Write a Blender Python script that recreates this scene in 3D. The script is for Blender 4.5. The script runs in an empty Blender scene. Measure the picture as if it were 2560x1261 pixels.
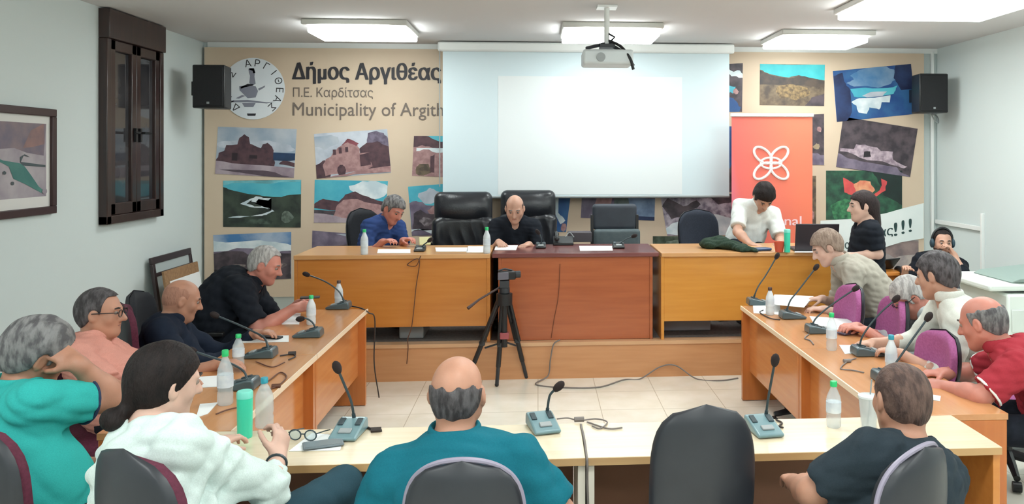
import bpy, math, random
import numpy as np
from mathutils import Vector, Matrix
from mathutils.geometry import delaunay_2d_cdt

# ---------------------------------------------------------------- camera, light, exposure
H = 1.82                                   # camera height
FPX = 2050.0                               # focal length in pixels of a 2560 wide frame
YAW = math.radians(4)
CX = 1345 + FPX * math.tan(YAW)
CY = 390.0
scene = bpy.context.scene
COL = scene.collection
cam_data = bpy.data.cameras.new('camera')
cam_data.sensor_width = 36.0
cam_data.lens = FPX / 2560 * 36.0
cam_data.shift_x = (1280 - CX) / 2560
cam_data.shift_y = (CY - 630.5) / 2560
cam_data.clip_start = 0.05
cam = bpy.data.objects.new('camera', cam_data)
cam.location = (0, 0, H)
cam.rotation_euler = (math.radians(90), 0, -YAW)
COL.objects.link(cam)
scene.camera = cam
world = bpy.data.worlds.new('world')
world.use_nodes = True
world.node_tree.nodes['Background'].inputs[0].default_value = (0.75, 0.88, 1.0, 1)
world.node_tree.nodes['Background'].inputs[1].default_value = 0.35
scene.world = world
scene.view_settings.view_transform = 'Standard'
scene.view_settings.look = 'None'
scene.view_settings.gamma = 1
scene.view_settings.exposure = 0.0
scene.view_settings.use_curve_mapping = False
LAMP_STRENGTH = 15                        # emission of the ceiling lamp diffusers
LAMP_COLOR = (0.93, 1.0, 0.99)

# ---------------------------------------------------------------- measuring helpers
_F = np.array([math.sin(YAW), math.cos(YAW), 0])
_R = np.array([math.cos(YAW), -math.sin(YAW), 0])
_U = np.array([0, 0, 1.0])
_C = np.array([0, 0, H])
def ray(px, py): return _F + _R * (px - CX) / FPX + _U * (CY - py) / FPX
def onz(px, py, z):
    d = ray(px, py); return _C + d * (z - H) / d[2]
def aty(px, py, y):
    d = ray(px, py); return _C + d * y / d[1]
def atx(px, py, x):
    d = ray(px, py); return _C + d * x / d[0]
def V(*a): return np.array(a, float)
def nrm(v):
    v = np.asarray(v, float); return v / (np.linalg.norm(v) + 1e-12)
rng = random.Random(7)

# ---------------------------------------------------------------- materials
def lin(c):
    out = []
    for v in c[:3]:
        v = v / 255.0
        out.append(v / 12.92 if v <= 0.04045 else ((v + 0.055) / 1.055) ** 2.4)
    return (*out, 1.0)
MATS = {}
def mat(name, c, rough=0.5, c2=None, scale=8.0, bump=0.0, bscale=60.0, metal=0.0, stretch=None, spec=0.5, emit=None, estr=0.0, coat=0.0, detail=4.0, contrast=(0.35, 0.65), sss=0.0, sheen=0.0):
    if name in MATS: return MATS[name]
    m = bpy.data.materials.new(name); m.use_nodes = True
    nt = m.node_tree; b = nt.nodes['Principled BSDF']
    b.inputs['Base Color'].default_value = lin(c)
    b.inputs['Roughness'].default_value = rough
    b.inputs['Metallic'].default_value = metal
    b.inputs['Specular IOR Level'].default_value = spec
    b.inputs['Coat Weight'].default_value = coat
    b.inputs['Coat Roughness'].default_value = 0.12
    if sss:
        b.inputs['Subsurface Weight'].default_value = sss
        b.inputs['Subsurface Radius'].default_value = (0.02, 0.008, 0.005)
        b.inputs['Subsurface Scale'].default_value = 0.4
    if sheen: b.inputs['Sheen Weight'].default_value = sheen
    if emit:
        b.inputs['Emission Color'].default_value = lin(emit)
        b.inputs['Emission Strength'].default_value = estr
    if c2 or bump:
        tc = nt.nodes.new('ShaderNodeTexCoord'); mp = nt.nodes.new('ShaderNodeMapping')
        nt.links.new(tc.outputs['Object'], mp.inputs['Vector'])
        if stretch: mp.inputs['Scale'].default_value = stretch
    if c2:
        n = nt.nodes.new('ShaderNodeTexNoise'); n.inputs['Scale'].default_value = scale; n.inputs['Detail'].default_value = detail
        r = nt.nodes.new('ShaderNodeValToRGB')
        r.color_ramp.elements[0].position = contrast[0]; r.color_ramp.elements[1].position = contrast[1]
        r.color_ramp.elements[0].color = lin(c); r.color_ramp.elements[1].color = lin(c2)
        nt.links.new(mp.outputs['Vector'], n.inputs['Vector']); nt.links.new(n.outputs['Fac'], r.inputs['Fac'])
        nt.links.new(r.outputs['Color'], b.inputs['Base Color'])
    if bump:
        n2 = nt.nodes.new('ShaderNodeTexNoise'); n2.inputs['Scale'].default_value = bscale; n2.inputs['Detail'].default_value = 3
        bp = nt.nodes.new('ShaderNodeBump'); bp.inputs['Strength'].default_value = bump; bp.inputs['Distance'].default_value = 0.01
        nt.links.new(mp.outputs['Vector'], n2.inputs['Vector']); nt.links.new(n2.outputs['Fac'], bp.inputs['Height']); nt.links.new(bp.outputs['Normal'], b.inputs['Normal'])
    MATS[name] = m
    return m
def clear_mat(name, c, alpha=0.45, rough=0.12):
    m = bpy.data.materials.new(name); m.use_nodes = True
    b = m.node_tree.nodes['Principled BSDF']
    b.inputs['Base Color'].default_value = lin(c); b.inputs['Roughness'].default_value = rough; b.inputs['Alpha'].default_value = alpha
    MATS[name] = m
    return m
def wood(name, c, c2, rough=0.3, axis=0, coat=0.3):
    st = [9, 9, 9]; st[axis] = 0.7
    return mat(name, c, rough, c2, scale=3.0, stretch=tuple(st), coat=coat, contrast=(0.3, 0.7))

# ---------------------------------------------------------------- objects, naming
def tag(o, label=None, cat=None, group=None, kind=None):
    if label: o['label'] = label
    if cat: o['category'] = cat
    if group: o['group'] = group
    if kind: o['kind'] = kind
    return o
def thing(name, label, cat, loc=(0, 0, 0), rz=0.0, group=None):
    o = bpy.data.objects.new(name, None); COL.objects.link(o)
    o.empty_display_size = 0.05
    o.location = tuple(float(v) for v in loc); o.rotation_euler = (0, 0, rz)
    return tag(o, label, cat, group)
def link_mesh(name, me, mats, parent=None, loc=None):
    for m in mats: me.materials.append(m)
    o = bpy.data.objects.new(name, me); COL.objects.link(o)
    if parent is not None: o.parent = parent
    if loc is not None: o.location = tuple(float(v) for v in loc)
    return o
def copy_tree(o, parent=None):
    c = o.copy(); COL.objects.link(c)
    if parent is not None: c.parent = parent
    for ch in list(o.children): copy_tree(ch, c)
    return c

class MB:
    """collects simple shapes into one mesh"""
    def __init__(s): s.v = []; s.f = []; s.m = []
    def add(s, vs, fs, mi=0):
        o = len(s.v); s.v.extend([tuple(float(q) for q in p) for p in vs])
        for f in fs: s.f.append(tuple(o + i for i in f)); s.m.append(mi)
        return s
    def box(s, lo, hi, mi=0, M=None):
        x0, y0, z0 = lo; x1, y1, z1 = hi
        vs = [(x0, y0, z0), (x1, y0, z0), (x1, y1, z0), (x0, y1, z0), (x0, y0, z1), (x1, y0, z1), (x1, y1, z1), (x0, y1, z1)]
        if M is not None: vs = [tuple(M @ Vector(p)) for p in vs]
        return s.add(vs, [(0, 3, 2, 1), (4, 5, 6, 7), (0, 1, 5, 4), (1, 2, 6, 5), (2, 3, 7, 6), (3, 0, 4, 7)], mi)
    def cbox(s, c, d, mi=0, rz=0.0, rx=0.0, ry=0.0):
        M = Matrix.Translation(Vector([float(q) for q in c])) @ Matrix.Rotation(rz, 4, 'Z') @ Matrix.Rotation(rx, 4, 'X') @ Matrix.Rotation(ry, 4, 'Y')
        return s.box((-d[0] / 2, -d[1] / 2, -d[2] / 2), (d[0] / 2, d[1] / 2, d[2] / 2), mi, M)
    def tube(s, pts, r, n=8, mi=0, cap=True):
        pts = [np.asarray(p, float) for p in pts]; k = len(pts)
        rs = r if hasattr(r, '__len__') else [r] * k
        rings = []; up = None
        for i, p in enumerate(pts):
            t = nrm(pts[min(i + 1, k - 1)] - pts[max(i - 1, 0)])
            if up is None: up = V(0, 0, 1) if abs(t[2]) < 0.9 else V(1, 0, 0)
            a = nrm(np.cross(t, up)); b = np.cross(a, t); up = b
            rings.append([p + rs[i] * (math.cos(q) * a + math.sin(q) * b) for q in [2 * math.pi * j / n for j in range(n)]])
        vs = [q for rg in rings for q in rg]
        fs = [(i * n + j, i * n + (j + 1) % n, (i + 1) * n + (j + 1) % n, (i + 1) * n + j) for i in range(k - 1) for j in range(n)]
        if cap: fs += [tuple(range(n - 1, -1, -1)), tuple((k - 1) * n + j for j in range(n))]
        return s.add(vs, fs, mi)
    def lathe(s, prof, c=(0, 0, 0), n=20, mi=0):
        vs = [(c[0] + r * math.cos(2 * math.pi * j / n), c[1] + r * math.sin(2 * math.pi * j / n), c[2] + z) for r, z in prof for j in range(n)]
        k = len(prof)
        fs = [(i * n + j, i * n + (j + 1) % n, (i + 1) * n + (j + 1) % n, (i + 1) * n + j) for i in range(k - 1) for j in range(n)]
        fs += [tuple(range(n - 1, -1, -1)), tuple((k - 1) * n + j for j in range(n))]
        return s.add(vs, fs, mi)
    def ball(s, c, r, mi=0, n=12):
        r3 = r if hasattr(r, '__len__') else (r, r, r)
        vs = []; k = n // 2 + 1
        for i in range(k):
            a = math.pi * (i + 0.02) / (k - 1 + 0.04)
            for j in range(n):
                q = 2 * math.pi * j / n
                vs.append((c[0] + r3[0] * math.sin(a) * math.cos(q), c[1] + r3[1] * math.sin(a) * math.sin(q), c[2] - r3[2] * math.cos(a)))
        fs = [(i * n + j, i * n + (j + 1) % n, (i + 1) * n + (j + 1) % n, (i + 1) * n + j) for i in range(k - 1) for j in range(n)]
        fs += [tuple(range(n - 1, -1, -1)), tuple((k - 1) * n + j for j in range(n))]
        return s.add(vs, fs, mi)
    def prism(s, poly, ext, mi=0):
        """poly: 3d points in one plane, ext: extrusion vector"""
        k = len(poly); e = np.asarray(ext, float)
        vs = [np.asarray(p, float) for p in poly] + [np.asarray(p, float) + e for p in poly]
        fs = [tuple(range(k - 1, -1, -1)), tuple(range(k, 2 * k))] + [(i, (i + 1) % k, k + (i + 1) % k, k + i) for i in range(k)]
        return s.add(vs, fs, mi)
    def build(s, name, mats, parent=None, loc=None, smooth=True, bevel=0.0, seg=2, angle=0.7):
        me = bpy.data.meshes.new(name); me.from_pydata(s.v, [], s.f)
        if not isinstance(mats, (list, tuple)): mats = [mats]
        o = link_mesh(name, me, mats, parent, loc)
        me.polygons.foreach_set('material_index', s.m)
        me.validate(); me.update()
        if smooth:
            me.polygons.foreach_set('use_smooth', [True] * len(me.polygons)); me.set_sharp_from_angle(angle=angle)
        if bevel:
            b = o.modifiers.new('bevel', 'BEVEL'); b.width = bevel; b.segments = seg; b.limit_method = 'ANGLE'; b.angle_limit = 0.6
        return o

def curve_pts(ctrl, n=24):
    """smooth path through control points"""
    P = [np.asarray(p, float) for p in ctrl]; P = [2 * P[0] - P[1]] + P + [2 * P[-1] - P[-2]]
    out = []; segs = len(P) - 3
    for i in range(segs):
        p0, p1, p2, p3 = P[i:i + 4]; k = max(2, n // segs)
        for j in range(k + (1 if i == segs - 1 else 0)):
            t = j / k
            out.append(0.5 * ((2 * p1) + (-p0 + p2) * t + (2 * p0 - 5 * p1 + 4 * p2 - p3) * t * t + (-p0 + 3 * p1 - 3 * p2 + p3) * t ** 3))
    return out

def text_mesh(txt, bold=0.0, italic=0.0):
    cu = bpy.data.curves.new('lettering', 'FONT'); cu.body = txt; cu.size = 1.0; cu.resolution_u = 4; cu.shear = italic; cu.fill_mode = 'NONE'
    ob = bpy.data.objects.new('lettering', cu); COL.objects.link(ob)
    dg = bpy.context.evaluated_depsgraph_get(); dg.update()
    me = ob.evaluated_get(dg).to_mesh()
    pv = [v.co.xy.copy() for v in me.vertices]; ed = [tuple(e.vertices) for e in me.edges]
    tri = delaunay_2d_cdt(pv, ed, [], 0, 1e-6)
    E0 = np.array([pv[a] for a, b in ed]); E1 = np.array([pv[b] for a, b in ed])
    fs = []
    for f in tri[2]:
        c = sum((tri[0][i] for i in f), Vector((0, 0))) / len(f)
        up = (E0[:, 1] <= c.y) & (E1[:, 1] > c.y); dn = (E0[:, 1] > c.y) & (E1[:, 1] <= c.y)
        side = (E1[:, 0] - E0[:, 0]) * (c.y - E0[:, 1]) - (c.x - E0[:, 0]) * (E1[:, 1] - E0[:, 1])
        if int((up & (side > 0)).sum()) - int((dn & (side < 0)).sum()) != 0: fs.append(tuple(f))
    vs = [(v.x, v.y, 0.0) for v in tri[0]]
    ob.evaluated_get(dg).to_mesh_clear()
    bpy.data.objects.remove(ob); bpy.data.curves.remove(cu)
    return np.array(vs), fs
def lay_text(mb, txt, x0, x1, z0, z1, y, mi=0, bold=0.0, shear_up=0.0, italic=0.0):
    """flat printed lettering on a plane facing the room, fitted in a box"""
    v, f = text_mesh(txt, bold, italic)
    lo = v.min(0); hi = v.max(0)
    u = (v[:, 0] - lo[0]) / (hi[0] - lo[0]); w = (v[:, 1] - lo[1]) / (hi[1] - lo[1])
    pts = [(x0 + a * (x1 - x0), y, z0 + b * (z1 - z0) + shear_up * a) for a, b in zip(u, w)]
    k = 1 if not bold else 3
    for j in range(k):
        d = 0 if k == 1 else (j - 1) * bold * (z1 - z0)
        mb.add([(p[0] + d, p[1] - .0004 * j, p[2] + (d * .4 if j else 0)) for p in pts], f, mi)

# ---------------------------------------------------------------- smooth solids from distance fields (bodies, clothes, cushions)
class SDF:
    def __init__(s, k=0.03): s.p = []; s.k = k
    def rc(s, a, b, ra, rb=None, k=None, flat=False, op='u'):
        s.p.append(('rc', np.asarray(a, float), np.asarray(b, float), ra, ra if rb is None else rb, flat, s.k if k is None else k, op)); return s
    def el(s, c, r, R=None, k=None, op='u'):
        s.p.append(('el', np.asarray(c, float), np.asarray(r, float), np.eye(3) if R is None else np.asarray(R, float), None, None, s.k if k is None else k, op)); return s
    def rb(s, c, half, rad, R=None, k=None, op='u'):
        s.p.append(('rb', np.asarray(c, float), np.asarray(half, float), np.eye(3) if R is None else np.asarray(R, float), rad, None, s.k if k is None else k, op)); return s
    def tor(s, c, R, major, minor, k=None):
        s.p.append(('to', np.asarray(c, float), np.asarray(R, float), major, minor, None, s.k if k is None else k, 'u')); return s
    def bounds(s):
        lo = np.full(3, 1e9); hi = -lo
        for p in s.p:
            if p[7] == 's': continue
            a, b = s.aabb(p); lo = np.minimum(lo, a); hi = np.maximum(hi, b)
        return lo, hi
    def aabb(s, p):
        if p[0] == 'rc':
            r = max(p[3], p[4]); return np.minimum(p[1], p[2]) - r, np.maximum(p[1], p[2]) + r
        if p[0] == 'el':
            r = np.sqrt(((p[3] * p[2][:, None]) ** 2).sum(0)); return p[1] - r, p[1] + r
        if p[0] == 'rb':
            r = np.abs(p[3] * p[2][:, None]).sum(0); return p[1] - r, p[1] + r
        r = p[3] + max(p[4], 0.03) if not hasattr(p[4], '__len__') else p[3] + max(p[4]); return p[1] - r, p[1] + r
    def mesh(s, h, post=None, infl=0.0):
        lo, hi = s.bounds(); lo = lo - 3 * h - infl; hi = hi + 3 * h + infl
        n = np.ceil((hi - lo) / h).astype(int) + 1
        ax = [(lo[i] + h * np.arange(n[i])).astype(np.float32) for i in range(3)]
        D = np.full(n, 0.3, np.float32)
        for p in s.p:
            k = max(p[6], 1e-4); a, b = s.aabb(p); pad = k + 3 * h
            i0 = np.clip(((a - pad - lo) / h).astype(int), 0, n); i1 = np.clip(((b + pad - lo) / h).astype(int) + 2, 0, n)
            if np.any(i1 <= i0): continue
            sl = tuple(slice(i0[i], i1[i]) for i in range(3))
            X = ax[0][sl[0]][:, None, None]; Y = ax[1][sl[1]][None, :, None]; Z = ax[2][sl[2]][None, None, :]
            if p[0] == 'rc':
                ba = p[2] - p[1]; L2 = max(ba @ ba, 1e-9)
                x = X - p[1][0]; y = Y - p[1][1]; z = Z - p[1][2]
                tt = (x * ba[0] + y * ba[1] + z * ba[2]) / L2; t = np.clip(tt, 0, 1)
                d = np.sqrt((x - t * ba[0]) ** 2 + (y - t * ba[1]) ** 2 + (z - t * ba[2]) ** 2) - (p[3] + t * (p[4] - p[3]))
                if p[5]: d = np.maximum(d, (tt - 1) * math.sqrt(L2))
            else:
                R = p[2] if p[0] == 'to' else p[3]
                x = X - p[1][0]; y = Y - p[1][1]; z = Z - p[1][2]
                q = [R[i][0] * x + R[i][1] * y + R[i][2] * z for i in range(3)]
                if p[0] == 'el':
                    r = p[2]
                    k0 = np.sqrt((q[0] / r[0]) ** 2 + (q[1] / r[1]) ** 2 + (q[2] / r[2]) ** 2)
                    k1 = np.sqrt((q[0] / r[0] ** 2) ** 2 + (q[1] / r[1] ** 2) ** 2 + (q[2] / r[2] ** 2) ** 2) + 1e-9
                    d = k0 * (k0 - 1) / k1
                elif p[0] == 'rb':
                    qq = [np.abs(q[i]) - p[2][i] + p[4] for i in range(3)]
                    d = np.sqrt(sum(np.maximum(v, 0) ** 2 for v in qq)) + np.minimum(np.maximum(np.maximum(qq[0], qq[1]), qq[2]), 0) - p[4]
                else:
                    mi = p[4]
                    ring = np.sqrt(q[0] ** 2 + q[1] ** 2) - p[3]
                    if hasattr(mi, '__len__'): d = np.sqrt((ring / mi[0]) ** 2 + (q[2] / mi[1]) ** 2) * min(mi) - min(mi)
                    else: d = np.sqrt(ring ** 2 + q[2] ** 2) - mi
            A = D[sl]
            if p[7] == 'u':
                hh = np.maximum(k - np.abs(A - d), 0) / k; D[sl] = np.minimum(A, d) - hh * hh * k * 0.25
            else:
                hh = np.maximum(k - np.abs(A + d), 0) / k; D[sl] = np.maximum(A, -d) + hh * hh * k * 0.25
        if post is not None:
            D = post(D, ax[0][:, None, None], ax[1][None, :, None], ax[2][None, None, :])
        return nets(np.ascontiguousarray(D, np.float32), lo, h)
def nets(D, lo, h):
    D[0] = D[-1] = 0.3; D[:, 0] = D[:, -1] = 0.3; D[:, :, 0] = D[:, :, -1] = 0.3
    S = D < 0; n = np.array(D.shape)
    cnt = np.zeros(n - 1, np.int8)
    offs = [(i, j, k) for i in (0, 1) for j in (0, 1) for k in (0, 1)]
    for o in offs: cnt += S[o[0]:n[0] - 1 + o[0], o[1]:n[1] - 1 + o[1], o[2]:n[2] - 1 + o[2]]
    act = (cnt > 0) & (cnt < 8)
    idx = np.argwhere(act)
    ids = np.full(n - 1, -1, np.int32); ids[tuple(idx.T)] = np.arange(len(idx))
    vals = {o: D[idx[:, 0] + o[0], idx[:, 1] + o[1], idx[:, 2] + o[2]] for o in offs}
    acc = np.zeros((len(idx), 3)); c = np.zeros(len(idx))
    for o in offs:
        for a in range(3):
            if o[a]: continue
            o2 = list(o); o2[a] = 1; o2 = tuple(o2)
            d0 = vals[o]; d1 = vals[o2]; m = (d0 < 0) != (d1 < 0)
            t = np.where(m, d0 / np.where(m, d0 - d1, 1), 0)
            q = np.zeros((len(idx), 3)); q[:] = o; q[:, a] += t
            acc += q * m[:, None]; c += m
    vs = lo + h * (idx + acc / c[:, None])
    quads = []
    for a in range(3):
        b, d = (a + 1) % 3, (a + 2) % 3
        s0 = [slice(None)] * 3; s1 = [slice(None)] * 3; s0[a] = slice(0, n[a] - 1); s1[a] = slice(1, n[a])
        x = S[tuple(s0)] != S[tuple(s1)]
        e = np.argwhere(x)
        e = e[(e[:, b] > 0) & (e[:, d] > 0)]
        ins = S[tuple(e.T)]
        def cid(db, dd):
            q = e.copy(); q[:, b] += db; q[:, d] += dd; return ids[tuple(q.T)]
        Q = np.stack([cid(-1, -1), cid(0, -1), cid(0, 0), cid(-1, 0)], 1)
        Q[~ins] = Q[~ins][:, ::-1]
        quads.append(Q)
    return vs, np.concatenate(quads)
def sdf_object(name, sdf, h, mats, parent=None, origin=(0, 0, 0), post=None, relax=2, face_mat=None):
    vs, qs = sdf.mesh(h, post)
    if len(qs) == 0: return None
    e = np.concatenate([qs[:, [0, 1]], qs[:, [1, 2]], qs[:, [2, 3]], qs[:, [3, 0]]]); e = np.unique(np.sort(e, 1), axis=0)
    deg = np.bincount(e.ravel(), minlength=len(vs))[:, None]
    for _ in range(relax):
        acc = np.stack([np.bincount(e[:, 0], vs[e[:, 1], i], len(vs)) + np.bincount(e[:, 1], vs[e[:, 0], i], len(vs)) for i in range(3)], 1)
        vs = 0.5 * vs + 0.5 * acc / np.maximum(deg, 1)
    vs = vs - np.asarray(origin, float)
    me = bpy.data.meshes.new(name)
    me.vertices.add(len(vs)); me.vertices.foreach_set('co', vs.astype(np.float32).ravel())
    me.loops.add(4 * len(qs)); me.loops.foreach_set('vertex_index', qs.astype(np.int32).ravel())
    me.polygons.add(len(qs)); me.polygons.foreach_set('loop_start', np.arange(0, 4 * len(qs), 4, dtype=np.int32))
    me.polygons.foreach_set('use_smooth', np.ones(len(qs), bool))
    if not isinstance(mats, (list, tuple)): mats = [mats]
    o = link_mesh(name, me, mats, parent)
    if face_mat is not None:
        me.polygons.foreach_set('material_index', face_mat(vs[qs].mean(1) + np.asarray(origin, float)).astype(np.int32))
    me.update(calc_edges=True); me.validate()
    return o

# ---------------------------------------------------------------- the room shell
XL, XR, YB, YF, ZC = -3.55, 4.50, 9.0, -1.6, 3.03
ZP = 0.30            # platform height
YP = 6.70            # platform front
ZT = 0.70            # council table tops
ZD = 1.02            # desk tops on the platform
m_wall = mat('wall_paint', (212, 221, 220), 0.9, bump=0.03, bscale=180, spec=0.2)
m_ceil = mat('ceiling_paint', (214, 212, 212), 0.95, spec=0.2)
m_white = mat('white_plastic', (232, 234, 232), 0.4)
m_grey = mat('grey_plastic', (150, 155, 156), 0.5)
m_black = mat('black_plastic', (24, 25, 28), 0.42)
m_dark = mat('charcoal_plastic', (42, 45, 50), 0.5)
m_metal = mat('brushed_metal', (150, 152, 155), 0.35, metal=0.9)
m_chrome = mat('chrome', (200, 200, 205), 0.15, metal=1.0)
m_paper = mat('white_paper', (236, 238, 238), 0.85, spec=0.2)

def floor_mat():
    m = mat('floor_tile', (243, 238, 226), 0.22, (234, 228, 212), scale=5.0, coat=0.2)
    nt = m.node_tree; b = nt.nodes['Principled BSDF']
    br = nt.nodes.new('ShaderNodeTexBrick'); tc = nt.nodes.new('ShaderNodeTexCoord')
    br.offset = 0.0; br.inputs['Scale'].default_value = 1.0; br.inputs['Brick Width'].default_value = 0.45; br.inputs['Row Height'].default_value = 0.45
    br.inputs['Mortar Size'].default_value = 0.003; br.inputs['Mortar'].default_value = lin((196, 188, 170))
    nt.links.new(tc.outputs['Object'], br.inputs['Vector'])
    src = b.inputs['Base Color'].links[0].from_socket
    nt.links.new(src, br.inputs['Color1']); nt.links.new(src, br.inputs['Color2'])
    nt.links.new(br.outputs['Color'], b.inputs['Base Color'])
    return m
def struct(name, lo, hi, m, bevel=0):
    o = MB().box(lo, hi).build(name, m, bevel=bevel, smooth=False); o['kind'] = 'structure'; return o
struct('floor', (XL - .1, YF - .1, -0.1), (XR + .1, YB + .1, 0), floor_mat())
struct('ceiling', (XL - .1, YF - .1, ZC), (XR + .1, YB + .1, ZC + .1), m_ceil)
struct('wall_left', (XL - .12, YF - .1, 0), (XL, YB + .1, ZC), m_wall)
struct('wall_right', (XR, YF - .1, 0), (XR + .12, YB + .1, ZC), m_wall)
struct('wall_back', (XL, YB, 0), (XR, YB + .12, ZC), m_wall)
struct('wall_front', (XL, YF - .12, 0), (XR, YF, ZC), m_wall)
struct('baseboard_right', (XR - .012, YF, 0), (XR, YB, .08), m_white)
struct('baseboard_left', (XL, YF, 0), (XL + .012, YB, .08), m_white)

# platform: laminated riser with a lighter nosing and a grey deck
w_plat = wood('platform_laminate', (206, 150, 104), (196, 138, 92), 0.35)
w_nose = wood('platform_nosing', (214, 170, 130), (204, 158, 116), 0.35)
m_deck = mat('platform_carpet', (120, 112, 108), 0.95, (100, 94, 92), scale=40)
pl = MB().box((-2.15, YP, 0), (2.75, YB, ZP - .03), 0).box((-2.15, YP - .012, ZP - .03), (2.75, YP + .1, ZP), 1).box((-2.15, YP + .1, ZP - .03), (2.75, YB, ZP), 2)
o = pl.build('platform', [w_plat, w_nose, m_deck], smooth=False); o['kind'] = 'structure'

# window with two dark casements and a roller box, on the left wall
w_dark = wood('dark_walnut', (58, 36, 32), (40, 26, 26), 0.4, axis=2)
m_glass = mat('night_glass', (70, 68, 70), 0.06, (46, 46, 50), scale=2.5, spec=0.8)
def window_left():
    y0, y1, z0, z1 = 6.90, 7.91, 1.26, 3.02
    root = thing('window_1', None, None, (XL, (y0 + y1) / 2, z0)); root['kind'] = 'structure'
    L = lambda y, z, x=0: (x, y - (y0 + y1) / 2, z - z0)
    fr = MB()
    fr.box(L(y0, z0, 0), L(y1, z0 + .07, .07)); fr.box(L(y0, 2.78, 0), L(y1, z1, .09)); fr.box(L(y0, z0, 0), L(y0 + .07, 2.78, .07)); fr.box(L(y1 - .07, z0, 0), L(y1, 2.78, .07))
    f = fr.build('window_frame', w_dark, root, bevel=.006); f['kind'] = 'structure'
    ym = (y0 + y1) / 2
    for s, (a, b) in enumerate(((y0 + .07, ym), (ym, y1 - .07))):
        k = MB(); za, zb = z0 + .07, 2.78
        k.box(L(a, za, .012), L(b, za + .10, .062)); k.box(L(a, zb - .09, .012), L(b, zb, .062)); k.box(L(a, za, .012), L(a + .08, zb, .062)); k.box(L(b - .08, za, .012), L(b, zb, .062))
        sash = k.build('casement', w_dark, root, bevel=.008); sash['kind'] = 'structure'
        g = MB().box(L(a + .07, za + .09, .025), L(b - .07, zb - .08, .032)).build('pane', m_glass, sash, smooth=False); g['kind'] = 'structure'
        yh = b - .04 if s == 0 else a + .04
        hd = MB().cbox(L(yh, 2.0, .075), (.02, .03, .12)).tube([L(yh, 2.02, .07), L(yh, 2.02, .11), L(yh + (-.1 if s == 0 else .1), 2.02, .115)], .011)
        h = hd.build('handle', m_black, sash); h['kind'] = 'structure'
        # things dimly mirrored in the dark pane
window_left()

# conduits in the right back corner
for i, (p, r) in enumerate((([(4.44, 8.97, .9), (4.44, 8.97, 2.98)], .02), ([(4.48, 8.95, 1.09), (4.48, 8.02, 1.07)], .016), ([(4.485, 8.0, .3), (4.485, 8.0, 1.22)], .022))):
    a, b = V(*p[0]), V(*p[1]); lo = np.minimum(a, b) - r * .8; hi = np.maximum(a, b) + r * .8
    hi[0] = min(hi[0], XR); hi[1] = min(hi[1], YB)
    o = MB().box(tuple(lo), tuple(hi)).build('trim_%d' % (i + 1), m_white, bevel=.004); o['kind'] = 'structure'
o = MB().box((XL + .05, YB - .03, 2.975), (XR, YB, ZC)).build('trim_4', m_white); o['kind'] = 'structure'

# ceiling lamps
m_diff = mat('lamp_diffuser', (255, 255, 250), 0.5, emit=(255, 255, 255), estr=LAMP_STRENGTH)
MATS['lamp_diffuser'].node_tree.nodes['Principled BSDF'].inputs['Emission Color'].default_value = (*LAMP_COLOR, 1)
m_lampframe = mat('lamp_frame', (205, 204, 198), 0.5)
def ceiling_lamp(x, y, label, d=.78, w=.92):
    root = thing('ceiling_lamp', label, 'ceiling lamp', (x, y, ZC), group='square ceiling lamps')
    a, b = w / 2, d / 2
    MB().box((-a, -b, -.05), (a, b, -.001)).build('frame', m_lampframe, root, bevel=.01)
    c = .16
    oct_ = [(-a + c, -b, 0), (a - c, -b, 0), (a, -b + c, 0), (a, b - .03, 0), (-a, b - .03, 0), (-a, -b + c, 0)]
    poly = [V(q[0] * .97, q[1] * .97, -.051) for q in oct_]
    MB().prism(poly, V(0, 0, -.05)).build('diffuser', m_diff, root, bevel=.012)
ceiling_lamp(-1.62, 7.75, 'square ceiling lamp in front of the mural lettering')
ceiling_lamp(.68, 7.75, 'square ceiling lamp above the projection screen behind the projector pole')
ceiling_lamp(2.78, 8.05, 'square ceiling lamp above the orange roll-up banner')
ceiling_lamp(3.05, 6.15, 'large glowing ceiling lamp cut by the top edge at right', w=1.25, d=.9)
for yy in (4.1, 1.6, -.4):
    for xx in (-2.0, .5, 3.0):
        if (xx, yy) == (-2.0, 4.1): continue
        ceiling_lamp(xx, yy, 'square ceiling lamp overhead, outside the photo')

# ---------------------------------------------------------------- mural with photo prints on the back wall
YM = 8.93
mural = thing('wall_mural', 'tan mural with greek lettering, emblem and tilted landscape photos on the back wall', 'mural', (0, YM, ZP))
def mloc(p): return (p[0], p[1] - YM, p[2] - ZP)
m_tan = mat('mural_tan', (212, 192, 168), 0.6, (204, 182, 158), scale=1.2)
x0, x1 = aty(511, 300, YM)[0], aty(2310, 300, YM)[0]
MB().box((x0, 0, .02), (x1, .05, 2.97 - ZP)).build('panel', m_tan, mural, smooth=False)
PM = {}
def pm(c, c2=None, sc=6):
    key = (c, c2, sc)
    if key not in PM: PM[key] = mat('print_ink_%d' % (len(PM) + 1), c, 0.55, c2 or tuple(max(0, int(v * .8)) for v in c), scale=sc, detail=8, contrast=(.38, .62))
    return PM[key]
def rough(poly, amp=.05, seed=1):
    r = random.Random(seed * 31 + len(poly)); P = [tuple(p) for p in poly]
    for lev in range(3):
        Q = []
        for i, a in enumerate(P):
            b = P[(i + 1) % len(P)]; L = math.hypot(b[0] - a[0], b[1] - a[1])
            Q.append(a)
            straight = abs(a[0] - b[0]) < .02 or abs(a[1] - b[1]) < .02
            if L > .05: 
                k = amp * L * (.12 if straight else 1)
                Q.append(((a[0] + b[0]) / 2 + r.uniform(-k, k), (a[1] + b[1]) / 2 + r.uniform(-k, k)))
        P = Q
    return P
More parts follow.
